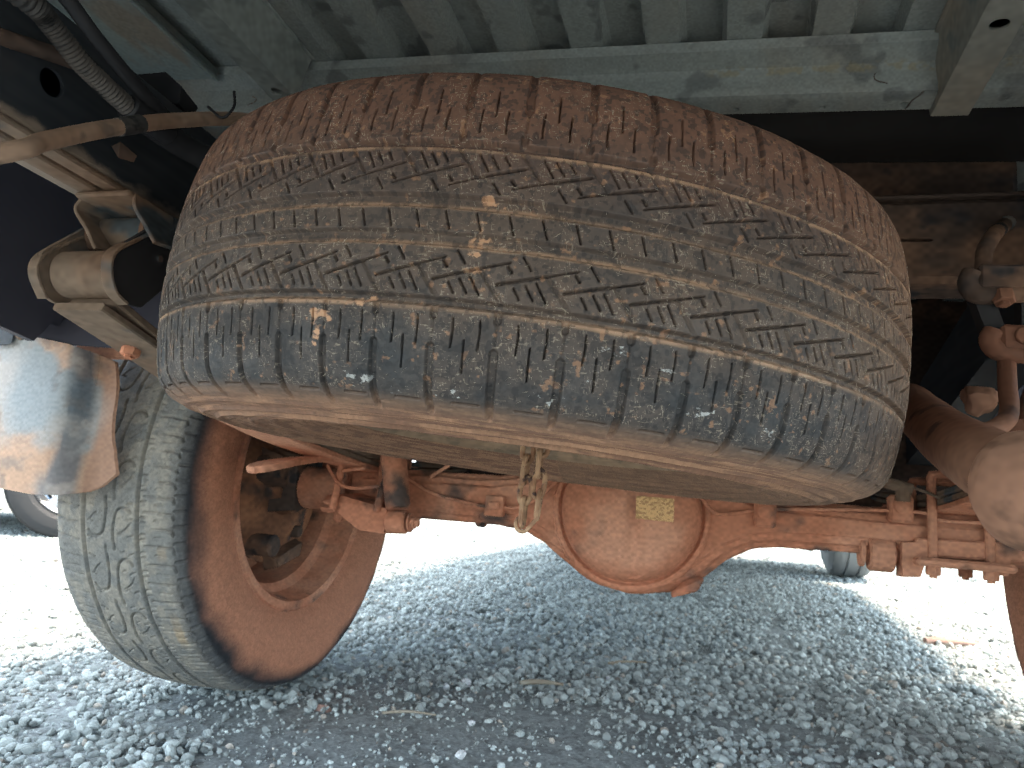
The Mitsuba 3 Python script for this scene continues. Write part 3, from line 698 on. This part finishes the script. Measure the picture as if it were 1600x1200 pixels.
def road_segs():
    G = .0055; s = []
    hook = [(-.004, .037), (.003, .031), (.004, .022), (-.002, .013), (-.018, .008), (-.040, .006), (-.060, .008)]
    s += curve_segs(hook, .0026, G)
    s += curve_segs([(.0388 - a, -b) for a, b in hook], .0026, G)
    s += curve_segs([(-.020, .036), (-.028, .030), (-.034, .022), (-.038, .014)], .0011, .004)
    s += curve_segs([(.058, -.036), (.066, -.030), (.072, -.022)], .0011, .004)
    for k in (0, .0258, .0517):
        s += [(k, .058, k - .001, .080, .0013, .004), (k - .001, .080, k - .003, .101, .0022, G), (k - .003, .101, k - .010, .1035, .0018, G), (k + .004, .104, k + .004, .118, .0030, .004)]
        s += [(k + .009, .052, k + .009, .060, .0012, .004), (k + .017, .052, k + .017, .060, .0012, .004), (k + .013, .074, k + .012, .092, .0012, .003)]
        s += [(k, -.056, k + .002, -.084, .0016, .004), (k + .002, -.084, k + .004, -.110, .003, G), (k + .014, -.062, k + .014, -.088, .0012, .004)]
        s += [(k + .010, .030, k + .013, .040, .0012, .004), (k + .004, -.028, k + .008, -.040, .001, .004), (k + .012, .016, k + .015, .024, .001, .003)]
    return s


def wheel(name, c, out, label, detail):
    """c centre; out = -1 when the outer face looks to -x"""
    n = V([-out, 0, 0.0])                                         # +s is the inner side
    a = V([-out, 0, 0.0]); a = n * 0 + V([0, 0, 1.0]) * 0
    n = V([-float(out), 0, 0]); up = V([0, 0, 1.0]); back = V([0, 1.0, 0])
    a = up
    m, uv, _ = tyre(ROAD_PROF, road_segs(), [(.047, .0052, .006), (-.047, .0052, .006), (.136, .002, .0008)], [(.123, .002, .0009), (.176, .003, .001)], 30, c, n, a, back, 1.9 if detail else .01, .0019 if detail else .02, .006, .0017 if detail else .004, .004, .122, lump=.0012)
    if out > 0:
        m = trimesh.Trimesh(m.vertices, m.faces[:, ::-1], process=False)
    # flatten where it stands
    v = np.array(m.vertices); lo = c[2] - .352
    k = v[:, 2] < lo
    v[k, 2] = lo + (v[k, 2] - lo) * .25
    m = trimesh.Trimesh(v, m.faces, process=False)
    w = f'{TR}__{name}'
    w = key(w); tag(w, label)
    put('tyre', m, 'road_rubber', w, smooth=True, uv=uv)
    ring = [(.103, .212), (.106, .226), (.101, .231), (.096, .226), (.093, .214), (.080, .209), (.062, .205), (.050, .190), (-.02, .187), (-.05, .192), (-.09, .210), (-.098, .226), (-.094, .206), (-.055, .187), (-.02, .183), (.048, .186), (.060, .200), (.078, .205), (.09, .209), (.103, .212)]
    put('rim', lathe(ring, c, n, 96), 'mud_metal', w, smooth=25)
    put('wheel_disc', lathe([(-.055, .186), (-.062, .16), (-.058, .12), (-.05, .06), (-.05, .01), (-.044, .01), (-.044, .06), (-.052, .12), (-.055, .16), (-.048, .186)], c, n, 64), 'mud_metal', w)
    put('brake_drum', lathe([(-.043, .02), (-.043, .135), (-.035, .142), (.012, .142), (.020, .146), (.026, .146), (.026, .02)], c, n, 64), 'brown_metal', w, smooth=30)
    bp = put('backing_plate', lathe([(.0265, .02), (.0265, .148), (.034, .150), (.036, .140), (.040, .120), (.050, .10), (.052, .06), (.075, .055), (.078, .04), (.078, .02)], c, n, 56), 'rusty_brown', w, smooth=30)
    if detail:
        for (dy, dz, r, h) in ((-.055, -.115, .020, .045), (.06, -.09, .012, .022), (-.085, .03, .014, .03), (.02, .105, .016, .02), (.075, .055, .012, .03)):
            put('plate_bolt', lathe([(.034, 1e-5), (.034, r * 1.2), (.04, r), (.034 + h, r), (.038 + h, r * .8), (.038 + h, 1e-5)], c + V([0, dy, dz]), n, 14), 'brown_metal', bp)
        put('wheel_cylinder', blob(([c + n * .04 + V([0, dy, dz]) for dy, dz in ((-.10, .0), (-.02, -.03), (-.03, .05), (-.09, .06))] + [c + n * .085 + V([0, dy, dz]) for dy, dz in ((-.085, .01), (-.035, -.015), (-.04, .04), (-.08, .045))]), .002, 30, 1), 'brown_metal', bp)
        put('adjuster_cover', blob(([c + n * .03 + V([0, dy, dz]) for dy, dz in ((-.02, -.135), (.09, -.10), (.09, -.14), (.0, -.165))] + [c + n * .06 + V([0, dy, dz]) for dy, dz in ((-.01, -.14), (.075, -.11), (.075, -.135), (.0, -.155))]), .0015, 30, 1), 'brown_metal', bp)
        put('flange_block', blob(([c + n * .03 + V([0, dy, dz]) for dy, dz in ((-.06, .07), (.05, .09), (.06, -.05), (-.05, -.06))] + [c + n * .10 + V([0, dy, dz]) for dy, dz in ((-.05, .05), (.04, .06), (.05, -.04), (-.04, -.05))]), .002, 25, 2), 'brown_metal', bp)
    return w


wheel('rear_wheel', V([-.836, 1.25, .37]), -1, 'muddy rear wheel standing on gravel left of the spare wheel', True)
wheel('rear_wheel', V([.636, 1.25, .37]), 1, 'dark rear wheel at the right edge of the picture', False)


def mudflap():
    xs = [(-1.09, .800), (-1.02, .798), (-.95, .800), (-.895, .800), (-.872, .803), (-.854, .810), (-.845, .822), (-.838, .836), (-.825, .842), (-.806, .844)]
    zr = np.linspace(0, 1, 26); P = np.zeros((26, len(xs), 3))
    for j, (x, y) in enumerate(xs):
        f = j / (len(xs) - 1)
        top = np.interp(x, [-1.09, -.954, -.86, -.806], [.590, .533, .520, .508])
        bot = np.interp(x, [-1.09, -.98, -.90, -.855, -.83, -.806], [.335, .320, .312, .314, .326, .350])
        e = max(0, (x + .88) / .074)
        w = -.030 * e * np.clip(1 - zr * 1.25, 0, 1) + .006 * e * np.sin(zr * 6)
        P[:, j] = np.stack([x + w, y + .012 * (zr - .5) - .006 * np.sin(zr * 5 + x * 9) + .003 * np.sin(x * 60), top + (bot - top) * zr], 1)
    Q = P + V([0, .004, 0]) + np.stack([np.linspace(0, .002, len(xs)) + np.zeros((26, 1)), np.zeros((26, len(xs))), np.zeros((26, len(xs)))], -1)
    f, b = grid_mesh(P), grid_mesh(Q)
    loop = lambda A: np.vstack([A[0], A[1:, -1], A[-1, -2::-1], A[-2:0:-1, 0]])
    e1, e2 = loop(P), loop(Q)
    rim_ = grid_mesh(np.stack([e1, e2], 1), close_u=True)
    k = put('mudflap', cat(f, trimesh.Trimesh(b.vertices, b.faces[:, ::-1], process=False), rim_), 'flap_plastic', TR, smooth=50)
    put('flap_bracket', cat(bar((-1.06, .795, .592), (-.95, .796, .537), .004, .03, (0, 0, 1)), lathe([(0, .009), (.004, .009), (.006, .005), (.006, 1e-5)], (-.975, .794, .555), (0, -1, 0), 12)), 'tan_metal', k)
    put('flap_clip', hull([(-1.0, .792, .515), (-.968, .792, .518), (-.966, .792, .548), (-.998, .792, .555), (-1.0, .797, .515), (-.966, .797, .548)]), 'dark_plastic', k)
    put('arch_lip', roughen(cbox((-.93, .862, .516), (-.775, .870, .66), .003), .002, 20, 3, .03), 'mud_metal', TR)


mudflap()


def lines():
    path = spline([(-.53, .20, .66), (-.53, .30, .682), (-.53, .383, .695), (-.53, .408, .691), (-.53, .436, .681), (-.53, .464, .676), (-.53, .497, .672)], 34)
    rr = .0085 + .0009 * np.sin(np.arange(len(path)) * 2 * np.pi / 4)
    put('wiring_conduit', tube(path, rr, sides=16, smooth_path=False), 'hose_plastic', TR, smooth=60)
    put('wiring_hose', tube([(-.515, .20, .672), (-.513, .30, .700), (-.513, .383, .712), (-.514, .436, .698), (-.516, .480, .688), (-.522, .53, .684)], .0065, 8, 12), 'dark_plastic', TR)
    put('conduit_boot', cat(rod((-.53, .494, .673), (-.527, .545, .672), .0125, 16)), 'dark_plastic', TR)
    cb = put('connector_box', cat(hull([(-.655, .60, .785), (-.60, .60, .785), (-.575, .60, .765), (-.575, .60, .745), (-.62, .60, .742), (-.65, .60, .755), (-.645, .64, .78), (-.585, .64, .765), (-.59, .64, .75), (-.64, .64, .75)])), 'dark_plastic', TR)
    put('spring_clip', strip([(-.652, .592, .758), (-.655, .592, .772), (-.645, .592, .780), (-.628, .592, .772), (-.618, .592, .765)], .010, .002, (0, 1, 0)), 'brown_metal', cb)
    put('wire', tube([(-.50, .56, .71), (-.485, .565, .70), (-.478, .57, .715), (-.485, .575, .735)], .0014, 6, 8), 'dark_plastic', cb)
    put('breather_pipe', tube([(-.91, .24, .56), (-.75, .27, .51), (-.60, .31, .505), (-.5, .369, .555), (-.5, .400, .582), (-.5, .436, .611), (-.5, .471, .637), (-.5, .526, .675), (-.495, .604, .722), (-.48, .70, .765)], .0072, 8, 12), 'dusty_pipe', TR)
    put('pipe_sleeve', tube([(-.5, .462, .6305), (-.5, .471, .637), (-.5, .484, .6465)], .0079, 8, 12), 'hose_plastic', TR)
    put('rubber_hose', tube([(-.53, .52, .672), (-.525, .57, .672), (-.50, .63, .668), (-.48, .69, .66)], .0125, 8, 12), 'dark_plastic', TR)
    put('pipe_stay', hull([(-.572, .525, .652), (-.562, .525, .656), (-.560, .545, .652), (-.572, .545, .648), (-.566, .53, .642), (-.562, .545, .645)]), 'brown_metal', TR)
    put('frame_tube', tube([(-.62, .30, .60), (-.585, .36, .664), (-.575, .42, .688), (-.56, .47, .70)], .007, 8, 12), 'brown_metal', TR)


lines()


def exhaust():
    E = put('exhaust_pipe', tube([(-.02, 2.4, .44), (.14, 1.95, .46), (.24, 1.60, .52), (.26, 1.35, .565), (.25, 1.12, .543), (.234, .96, .497), (.217, .80, .448), (.204, .67, .413), (.203, .615, .397), (.214, .588, .390)], .0275, 12, 36), 'exhaust_metal', TR, smooth=60)
    put('tail_elbow', tube([(.203, .612, .386), (.2045, .604, .384), (.208, .596, .383), (.217, .582, .380), (.240, .565, .378), (.28, .555, .377), (.37, .55, .377)], [.004, .026, .034, .0405, .042, .042, .042, .042, .042, .042, .042], 12, 40), 'exhaust_tan', E, smooth=60)
    H = put('hanger_rod', tube([(.289, .85, .575), (.286, .845, .545), (.274, .81, .500), (.268, .79, .478), (.258, .77, .462), (.236, .745, .447), (.212, .72, .440)], .0085, 8, 12), 'exhaust_metal', E)
    put('hanger_plate', hull([(.270, .80, .468), (.292, .80, .470), (.290, .80, .430), (.265, .80, .435), (.270, .812, .468), (.292, .812, .470), (.290, .812, .430), (.265, .812, .435)]), 'exhaust_metal', E)
    put('upper_rod', tube([(.322, .942, .729), (.315, .93, .72), (.290, .88, .69), (.275, .86, .665), (.270, .852, .64), (.268, .848, .615)], .0085, 8, 12), 'brown_metal', E)
    r = put('rubber_isolator', cat(hull(np.vstack([V([[.262, y, .628], [.274, y, .607], [.290, y, .548], [.272, y, .548], [.252, y, .615]]) for y in (.838, .858)])),
                                   hull(np.vstack([V([[.300, y, .625], [.312, y, .612], [.310, y, .548], [.298, y, .552]]) for y in (.838, .858)]))), 'black_rubber', E)
    put('isolator_clamp', cat(tube([(.254, .834, .630), (.250, .834, .618), (.258, .834, .606), (.285, .834, .607), (.31, .834, .608)], .0105, 6, 12), bar((.258, .834, .623), (.31, .834, .621), .02, .028)), 'brown_metal', r)
    put('isolator_clamp', cat(tube([(.272, .834, .566), (.268, .834, .556), (.276, .834, .545), (.30, .834, .543), (.318, .834, .546)], .0105, 6, 12), bar((.276, .834, .557), (.32, .834, .557), .02, .028), rod((.296, .82, .559), (.296, .835, .559), .0095, 14)), 'exhaust_metal', r)
    put('clamp_nut', nut((.280, .83, .606), (0, -.3, -1), .011, .012), 'exhaust_metal', r)
    put('mud_clod', roughen(trimesh.creation.icosphere(3, .020), .016, 34, 5).apply_translation((.307, 1.0, .527)), 'exhaust_tan', TR, smooth=30)


exhaust()


def front():
    put('drive_shaft', cat(rod((-.12, 1.36, .375), (-.12, 1.46, .385), .05, 24, .035), rod((-.12, 1.46, .385), (-.12, 3.1, .52), .036, 24)), 'brown_metal', TR)
    put('fuel_tank', cbox((-.50, 1.95, .54), (-.18, 2.9, .74), .04), 'dark_plastic', TR)
    put('added_dark_screen', cbox((-.70, 1.66, .405), (.50, 1.675, .885), .004), 'brown_metal', TR)  # added plate that hides lit parts beyond and keeps this zone dark
    put('gearbox', cat(hull([(-.24, 2.95, .40), (.02, 2.95, .40), (-.26, 3.4, .34), (.06, 3.4, .34), (-.24, 2.95, .68), (.02, 2.95, .68), (-.3, 3.9, .72), (.1, 3.9, .72), (-.28, 3.9, .36), (.08, 3.9, .36)]), cbox((-.36, 3.9, .34), (.14, 4.6, .95), .05)), 'brown_metal', TR)
    put('front_subframe', cat(cbox((-.52, 4.1, .36), (.30, 4.22, .46), .02), bar((-.5, 4.16, .38), (-.72, 4.2, .36), .06, .05), bar((.28, 4.16, .38), (.50, 4.2, .36), .06, .05)), 'brown_metal', TR)
    # cab: tub of floor, flanks, bonnet and roof with tapering glasshouse
    side = Polygon([(1.99, .52), (1.99, 1.28), (2.08, 1.76), (3.05, 1.80), (3.85, 1.30), (4.95, 1.16), (5.08, .95), (5.08, .55), (4.75, .50)]).difference(Point(4.22, .44).buffer(.46, 24))
    side = side.buffer(-.02).buffer(.02)
    m = extrude(side, 1.70, (-.96, 0, 0), (0, 1, 0), (0, 0, 1)); v = np.array(m.vertices)
    k = np.clip((v[:, 2] - 1.25) / .5, 0, 1); v[:, 0] = -.11 + (v[:, 0] + .11) * (1 - .16 * k)
    C = put('cab', trimesh.Trimesh(v, m.faces), 'truck_paint', TR, smooth=25)
    for sx in (-1, 1):
        for win in ([(2.14, 1.30), (2.18, 1.70), (2.60, 1.72), (2.60, 1.30)], [(2.66, 1.30), (2.66, 1.72), (3.02, 1.73), (3.62, 1.34), (3.60, 1.30)]):
            w_ = extrude(Polygon(win), .012, (0, 0, 0), (0, 1, 0), (0, 0, 1)); v = np.array(w_.vertices); k = np.clip((v[:, 2] - 1.25) / .5, 0, 1)
            v[:, 0] = -.11 + sx * (.853 * (1 - .16 * k) - .004) + sx * (v[:, 0] - .006)
            put('side_window', trimesh.Trimesh(v, w_.faces), 'car_glass', C)
    put('windscreen', hull([(-.72, 3.14, 1.765), (.50, 3.14, 1.765), (-.80, 3.80, 1.345), (.58, 3.80, 1.345), (-.72, 3.13, 1.75), (.50, 3.13, 1.75)]), 'car_glass', C)
    put('rear_window', hull([(-.66, 2.02, 1.36), (.44, 2.02, 1.36), (-.62, 2.055, 1.66), (.40, 2.055, 1.66), (-.66, 1.99, 1.36), (.44, 1.99, 1.36), (-.62, 2.045, 1.66), (.40, 2.045, 1.66)]), 'car_glass', C)


front()


def simple_wheel(prefix, name, c, out, rubber='road_rubber', rimm='rim_alloy', R=.37, W=.22, parent=None):
    n = V(out, float)
    k = key(f'{parent}__{name}')
    h = W / 2
    pr = [(-h * .7, R * .62), (-h * .95, R * .7), (-h, R * .85), (-h * .85, R * .96), (-h * .6, R), (-h * .34, R), (-h * .32, R - .008), (-h * .26, R - .008), (-h * .24, R), (h * .24, R), (h * .26, R - .008), (h * .32, R - .008), (h * .34, R), (h * .6, R), (h * .85, R * .96), (h, R * .85), (h * .95, R * .7), (h * .7, R * .62)]
    put('tyre', lathe(pr, c, n, 64), rubber, k)
    put('rim', lathe([(-h * .7, R * .62), (-h * .3, R * .56), (h * .4, R * .56), (h * .75, R * .62), (h * .80, R * .60), (h * .5, R * .54), (h * .35, R * .50)], c, n, 64), rimm, k)
    x, y, z = frame(n)
    sp = []
    for i in range(6):
        a = i * np.pi / 3
        d = np.cos(a) * x + np.sin(a) * y
        sp.append(bar(V(c) + z * h * .45 + d * R * .08, V(c) + z * h * .40 + d * R * .56, R * .15, .02, z))
    put('spokes', cat(*sp, rod(V(c) + z * h * .30, V(c) + z * h * .55, R * .14, 20)), rimm, k)
    put('brake_disc', rod(V(c) - z * .01, V(c) + z * .01, R * .42, 32), 'brown_metal', k)
    return k


plain('dark_tyre', (.025, .026, .028), .8)
plain('pale_lit_tyre', (.20, .21, .215), .8)  # dusty grey made paler, skylight on the tread put into the colour
for x, o in ((-.84, -1), (.70, 1)):
    simple_wheel(TR, 'front_wheel', V([x, 4.42, .585]), (o, 0, 0), 'pale_lit_tyre', 'mud_metal', .365, .22, TR)


def parked_car():
    K = 'parked_car'
    tag(K, 'dark parked car, only its alloy wheel visible behind the mudflap at left', 'car')
    d = V([-.69, -.72, 0]); d /= np.linalg.norm(d)                 # its length; the camera looks at its flank
    o = V([-3.12, 3.06, .065]); nrm = V([d[1], -d[0], 0]) * -1
    if nrm @ (V([0, 0, 0]) - o) < 0: nrm = -nrm
    # local: l along d, h up; outer flank at o + nrm * .0
    side = Polygon([(-1.0, .22), (-1.05, .55), (-.95, .88), (.10, 1.0), (.62, 1.42), (1.75, 1.46), (2.45, 1.02), (3.05, .95), (3.15, .5), (3.1, .24)])
    for l in (0.0, 2.45): side = side.difference(Point(l, .30).buffer(.36, 24))
    side = side.buffer(-.03).buffer(.03)
    m = trimesh.creation.extrude_polygon(side, 1.62, engine='earcut'); v = np.array(m.vertices)
    k = np.clip((v[:, 1] - .95) / .5, 0, 1); z = .81 + (v[:, 2] - .81) * (1 - .2 * k)
    W = o + v[:, :1] * d + v[:, 1:2] * V([0, 0, 1.0]) - z[:, None] * nrm + nrm * .04
    f = m.faces if np.linalg.det(np.stack([d, V([0, 0, 1.0]), -nrm])) > 0 else m.faces[:, ::-1]
    put('body', trimesh.Trimesh(W, f, process=False), 'car_paint', K, smooth=25)
    for pl in ([(.30, 1.04), (.70, 1.38), (1.12, 1.40), (1.12, 1.04)], [(1.18, 1.04), (1.18, 1.40), (1.72, 1.40), (2.2, 1.06)]):
        p = V(pl); kk = np.clip((p[:, 1] - .95) / .5, 0, 1); zz = .81 - .81 * (1 - .2 * kk)
        q = o + p[:, :1] * d + p[:, 1:2] * V([0, 0, 1.0]) - zz[:, None] * nrm + nrm * .047
        put('side_window', hull(np.vstack([q, q - nrm * .02])), 'car_glass', K)
    for l in (0.0, 2.45):
        simple_wheel(K, 'wheel', o + d * l + V([0, 0, .31]) - nrm * .08, nrm, 'dark_tyre', 'rim_alloy', .31, .19, K)
        simple_wheel(K, 'wheel', o + d * l + V([0, 0, .31]) - nrm * 1.45, -nrm, 'dark_tyre', 'rim_alloy', .31, .19, K)
    put('sill', bar(o + d * .4 + V([0, 0, .20]) - nrm * .05, o + d * 2.05 + V([0, 0, .20]) - nrm * .05, .05, .06), 'dark_plastic', K)


parked_car()


# ---------------------------------------------------------------- ground and gravel
def gz(x, y):
    t = 9 * np.tanh((y - 1.25) / 9)
    return .066 * t + .015 * np.clip(x, -8, 8)


def bumps(x, y):
    p = np.stack([x, y, 0 * x], -1)
    return .030 * (meshkit.fbm(p * 1.3, 3, 2) - .5) + .012 * (meshkit.fbm(p * 6, 3, 4) - .5)


def axis(lo, hi, a, b, st):
    core = np.arange(a, b, st); out = [core[-1]]
    up, dn, s = [], [], st
    x = core[-1]
    while x < hi: s *= 1.17; x += s; up.append(x)
    x, s = core[0], st
    while x > lo: s *= 1.17; x -= s; dn.append(x)
    return np.r_[dn[::-1], core, up]


GX, GY = np.meshgrid(axis(-90, 90, -1.5, 1.2, .018), axis(-60, 120, .6, 3.0, .018), indexing='ij')
fade = np.exp(-((np.hypot(GX, GY - 2) / 9) ** 2))
GZ = gz(GX, GY) + bumps(GX, GY) * fade + .006 * (meshkit.fbm(np.stack([GX, GY, 0 * GX], -1) * 25, 3, 6) - .5)
put('ground', grid_mesh(np.stack([GX, GY, GZ], -1)), 'soil', smooth=True, label='grey dusty soil of the gravel yard under the vehicles', kind='structure')


def rock_bases(n, sub):
    out = []
    for k in range(n):
        r = np.random.default_rng(100 + k)
        m = trimesh.creation.icosphere(sub, 1.0); v = np.array(m.vertices)
        for _ in range(7):                                        # broken faces
            d = r.normal(size=3); d /= np.linalg.norm(d); h = r.uniform(.55, .85)
            o = np.maximum(v @ d - h, 0); v -= o[:, None] * d * .9
        v *= 1 + .10 * (meshkit.noise(v * 2.3 + k * 7, k)[:, None] - .5)
        v *= r.uniform(.75, 1.25, 3) * [1, 1, .8]
        out.append((v, m.faces))
    return out


def random_rot(r, n):
    q = r.normal(size=(n, 4)); q /= np.linalg.norm(q, axis=1, keepdims=True); w, x, y, z = q.T
    return np.stack([1 - 2 * (y * y + z * z), 2 * (x * y - w * z), 2 * (x * z + w * y), 2 * (x * y + w * z), 1 - 2 * (x * x + z * z), 2 * (y * z - w * x), 2 * (x * z - w * y), 2 * (y * z + w * x), 1 - 2 * (x * x + y * y)], 1).reshape(n, 3, 3)


def patch(seed, size, count, rmin, rmax, bases, big=0.0):
    r = np.random.default_rng(seed); Vs, Fs, Cs, at = [], [], [], 0
    xy = r.uniform(-size / 2, size / 2, (count, 2)); rad = rmin * (rmax / rmin) ** (r.random(count) ** 1.6)
    if big: rad[r.random(count) < big] *= 1.5
    R = random_rot(r, count); tone = r.normal(0, 1, count); pick = r.integers(0, len(bases), count)
    lift = np.zeros(count)
    order = np.argsort(-rad)
    for i in order:
        v, f = bases[pick[i]]
        p = (v @ R[i].T) * rad[i]; p[:, 2] *= .85
        p = p + [xy[i, 0], xy[i, 1], rad[i] * r.uniform(-.15, .75)]
        Vs.append(p); Fs.append(f + at); at += len(v)
        g = np.clip(.34 + .10 * tone[i], .13, .7)
        c = V([g * .94, g * 1.015, g * .985]) * (1 if r.random() > .03 else V([1.15, .95, .85]))
        Cs.append(np.broadcast_to(c, v.shape))
    return trimesh.Trimesh(np.vstack(Vs), np.vstack(Fs), process=False), np.vstack(Cs)


B80, B20 = rock_bases(10, 1), rock_bases(8, 1)
SIZE = .25
groups = {}
for nm, cnt, lo, hi, nvar in (('dense', 330, .0045, .0115, 4), ('medium', 120, .0035, .0105, 3), ('sparse', 42, .0025, .0085, 3), ('fine_grit', 260, .0012, .0035, 2)):
    for k in range(nvar):
        m, c = patch(hash_seed := 31 * len(groups) + 5, SIZE, cnt, lo, hi, B80, .04)
        g = f'gravel_patch_{nm}_{k}'
        scene[g] = {'type': 'shapegroup', 'pieces': mikit.ply(m, 'rock_mat', smooth=False, color=c)}
        groups.setdefault(nm, []).append(g)
for k in range(2):
    m, c = patch(900 + k, .8, 1300, .006, .014, rock_bases(6, 0), .05)
    g = f'gravel_patch_far_{k}'
    scene[g] = {'type': 'shapegroup', 'pieces': mikit.ply(m, 'rock_mat', smooth=False, color=c)}
    groups.setdefault('far', []).append(g)
n_inst = 0


def inst(g, x, y, rz, sc):
    global n_inst
    n_inst += 1
    e = .05
    h = gz(x, y) + (bumps(V([x]), V([y]))[0] * math.exp(-((math.hypot(x, y - 2) / 9) ** 2)))
    sx, sy = (gz(x + e, y) - gz(x - e, y)) / (2 * e), (gz(x, y + e) - gz(x, y - e)) / (2 * e)
    M = T([[1, 0, 0, x], [0, 1, 0, y], [sx, sy, 1, float(h)], [0, 0, 0, 1]]) @ T().rotate([0, 0, 1], rz) @ T().scale([sc, sc, sc])
    scene[f'gravel__{n_inst:03d}' if n_inst > 0 else 'gravel'] = {'type': 'instance', 'shapes': {'type': 'ref', 'id': g}, 'to_world': M}


r = np.random.default_rng(77)
VP = np.stack([F_, np.cross(F_, U_), U_])
f_px = 1150.6


def visible(x, y, margin):
    d = V([x, y, gz(x, y)]) - CAM; z = d @ F_
    if z < .3: return False
    px, py = 800 + f_px * (d @ np.cross(F_, U_)) / z, 600 - f_px * (d @ U_) / z
    return -margin < px < 1600 + margin and py < 1200 + margin


for x in np.arange(-4.5, 3.0, SIZE * .92):
    for y in np.arange(.2, 4.6, SIZE * .92):
        if not visible(x, y, 420): continue
        # bare track in the middle foreground, stones elsewhere
        n0 = float(meshkit.fbm(V([[x * 2.2, y * 2.2, .3]]), 3, 11)[0])
        bare = math.exp(-(((x + .27 + .25 * (y - 1.15)) / .34) ** 2 + ((y - 1.10) / .24) ** 2)) + .9 * math.exp(-(((x + .50) / .22) ** 2 + ((y - .98) / .2) ** 2))
        v = n0 + .30 - .75 * bare + .1 * (y > 1.6)
        nm = 'dense' if v > .66 else 'medium' if v > .48 else 'sparse'
        inst(groups[nm][r.integers(len(groups[nm]))], x + r.uniform(-.03, .03), y + r.uniform(-.03, .03), 90.0 * r.integers(4) + r.uniform(-12, 12), r.uniform(.92, 1.08))
        if y < 2.2:
            inst(groups['fine_grit'][r.integers(2)], x, y, 90.0 * r.integers(4), 1.0)
for x in np.arange(-13, 11, .75):
    for y in np.arange(.2, 14, .75):
        if (-4.5 < x < 2.9 and y < 4.5) or not visible(x, y, 500): continue
        inst(groups['far'][r.integers(2)], x + r.uniform(-.1, .1), y + r.uniform(-.1, .1), 90.0 * r.integers(4) + r.uniform(-20, 20), r.uniform(.95, 1.2))
tag('gravel', 'loose grey crushed stone gravel covering the yard', 'gravel', kind='stuff')


# single pieces one can point to
def gpt(x, y, h=0.0):
    return V([x, y, float(gz(x, y)) + float(bumps(V([x]), V([y]))[0]) + h])


def stone(x, y, rad, col, label, seed):
    v, f = rock_bases(1, 2)[0]; rr_ = np.random.default_rng(seed); v = np.array(v) * rr_.uniform(.75, 1.2, 3)
    v = v @ random_rot(rr_, 1)[0].T * rad; v[:, 2] *= .8
    k = key('stone'); m = trimesh.Trimesh(v + gpt(x, y, rad * .45), f, process=False)
    scene[k] = mikit.ply(m, 'rock_mat', smooth=False, color=np.broadcast_to(V(col, float), v.shape)); tag(k, label, 'stone')


stones = [(-.463, 1.481, .0125, (.60, .61, .62), 'pale rounded stone on the bare track, below and left of the differential'),
          (-.200, 1.636, .0095, (.66, .67, .68), 'small white stone lying alone below the differential'),
          (-.346, 1.109, .010, (.58, .58, .58), 'whitish stone at the bottom edge of the bare track'),
          (-.375, 1.248, .010, (.56, .57, .58), 'light grey stone between the thin straw and the bottom edge'),
          (-.492, 1.446, .011, (.50, .51, .52), 'grey stone touching the pale rounded stone on its left'),
          (-.535, 1.450, .010, (.47, .48, .48), 'grey stone nearest the left wheel in the row beside the bare track')]
for i, (x, y, rd, c_, lb) in enumerate(stones): stone(x, y, rd, c_, lb, 40 + i)


plain('stick', (.30, .19, .15), .9)


def twig(p0, p1, rad, label, bend=.006, mat_='straw'):
    a, b = gpt(*p0, .012), gpt(*p1, .010); m_ = (a + b) / 2 + V([bend, bend, .003])
    put('twig', tube([a, (a + m_) / 2 + V([0, .001, .001]), m_, b], [rad, rad * 1.2, rad, rad * .6], 5, 7), mat_, label=label, cat='twig', smooth=True)


twig((-.358, 1.504), (-.277, 1.535), .0045, 'pale splinter of straw lying across the bare track')
twig((-.521, 1.214), (-.435, 1.241), .0022, 'thin straw lying near the bottom of the bare track')
twig((-.217, 1.749), (-.137, 1.804), .0028, 'pale twig below the differential, right of the small white stone')
twig((.602, 2.481), (.753, 2.521), .011, 'brown flat stick on the gravel near the right wheel', mat_='stick')
plain('brick', (.36, .22, .18), .9)
put('brick_chip', roughen(hull(gpt(-.635, 1.227, .004) + V([[-.014, -.006, -.004], [.012, -.008, -.004], [.014, .006, -.003], [-.01, .008, -.004], [-.008, -.003, .006], [.008, .002, .005]])), .001, 60, 1), 'brick', label='small red brick chip in the gravel right of the left wheel', cat='brick chip')
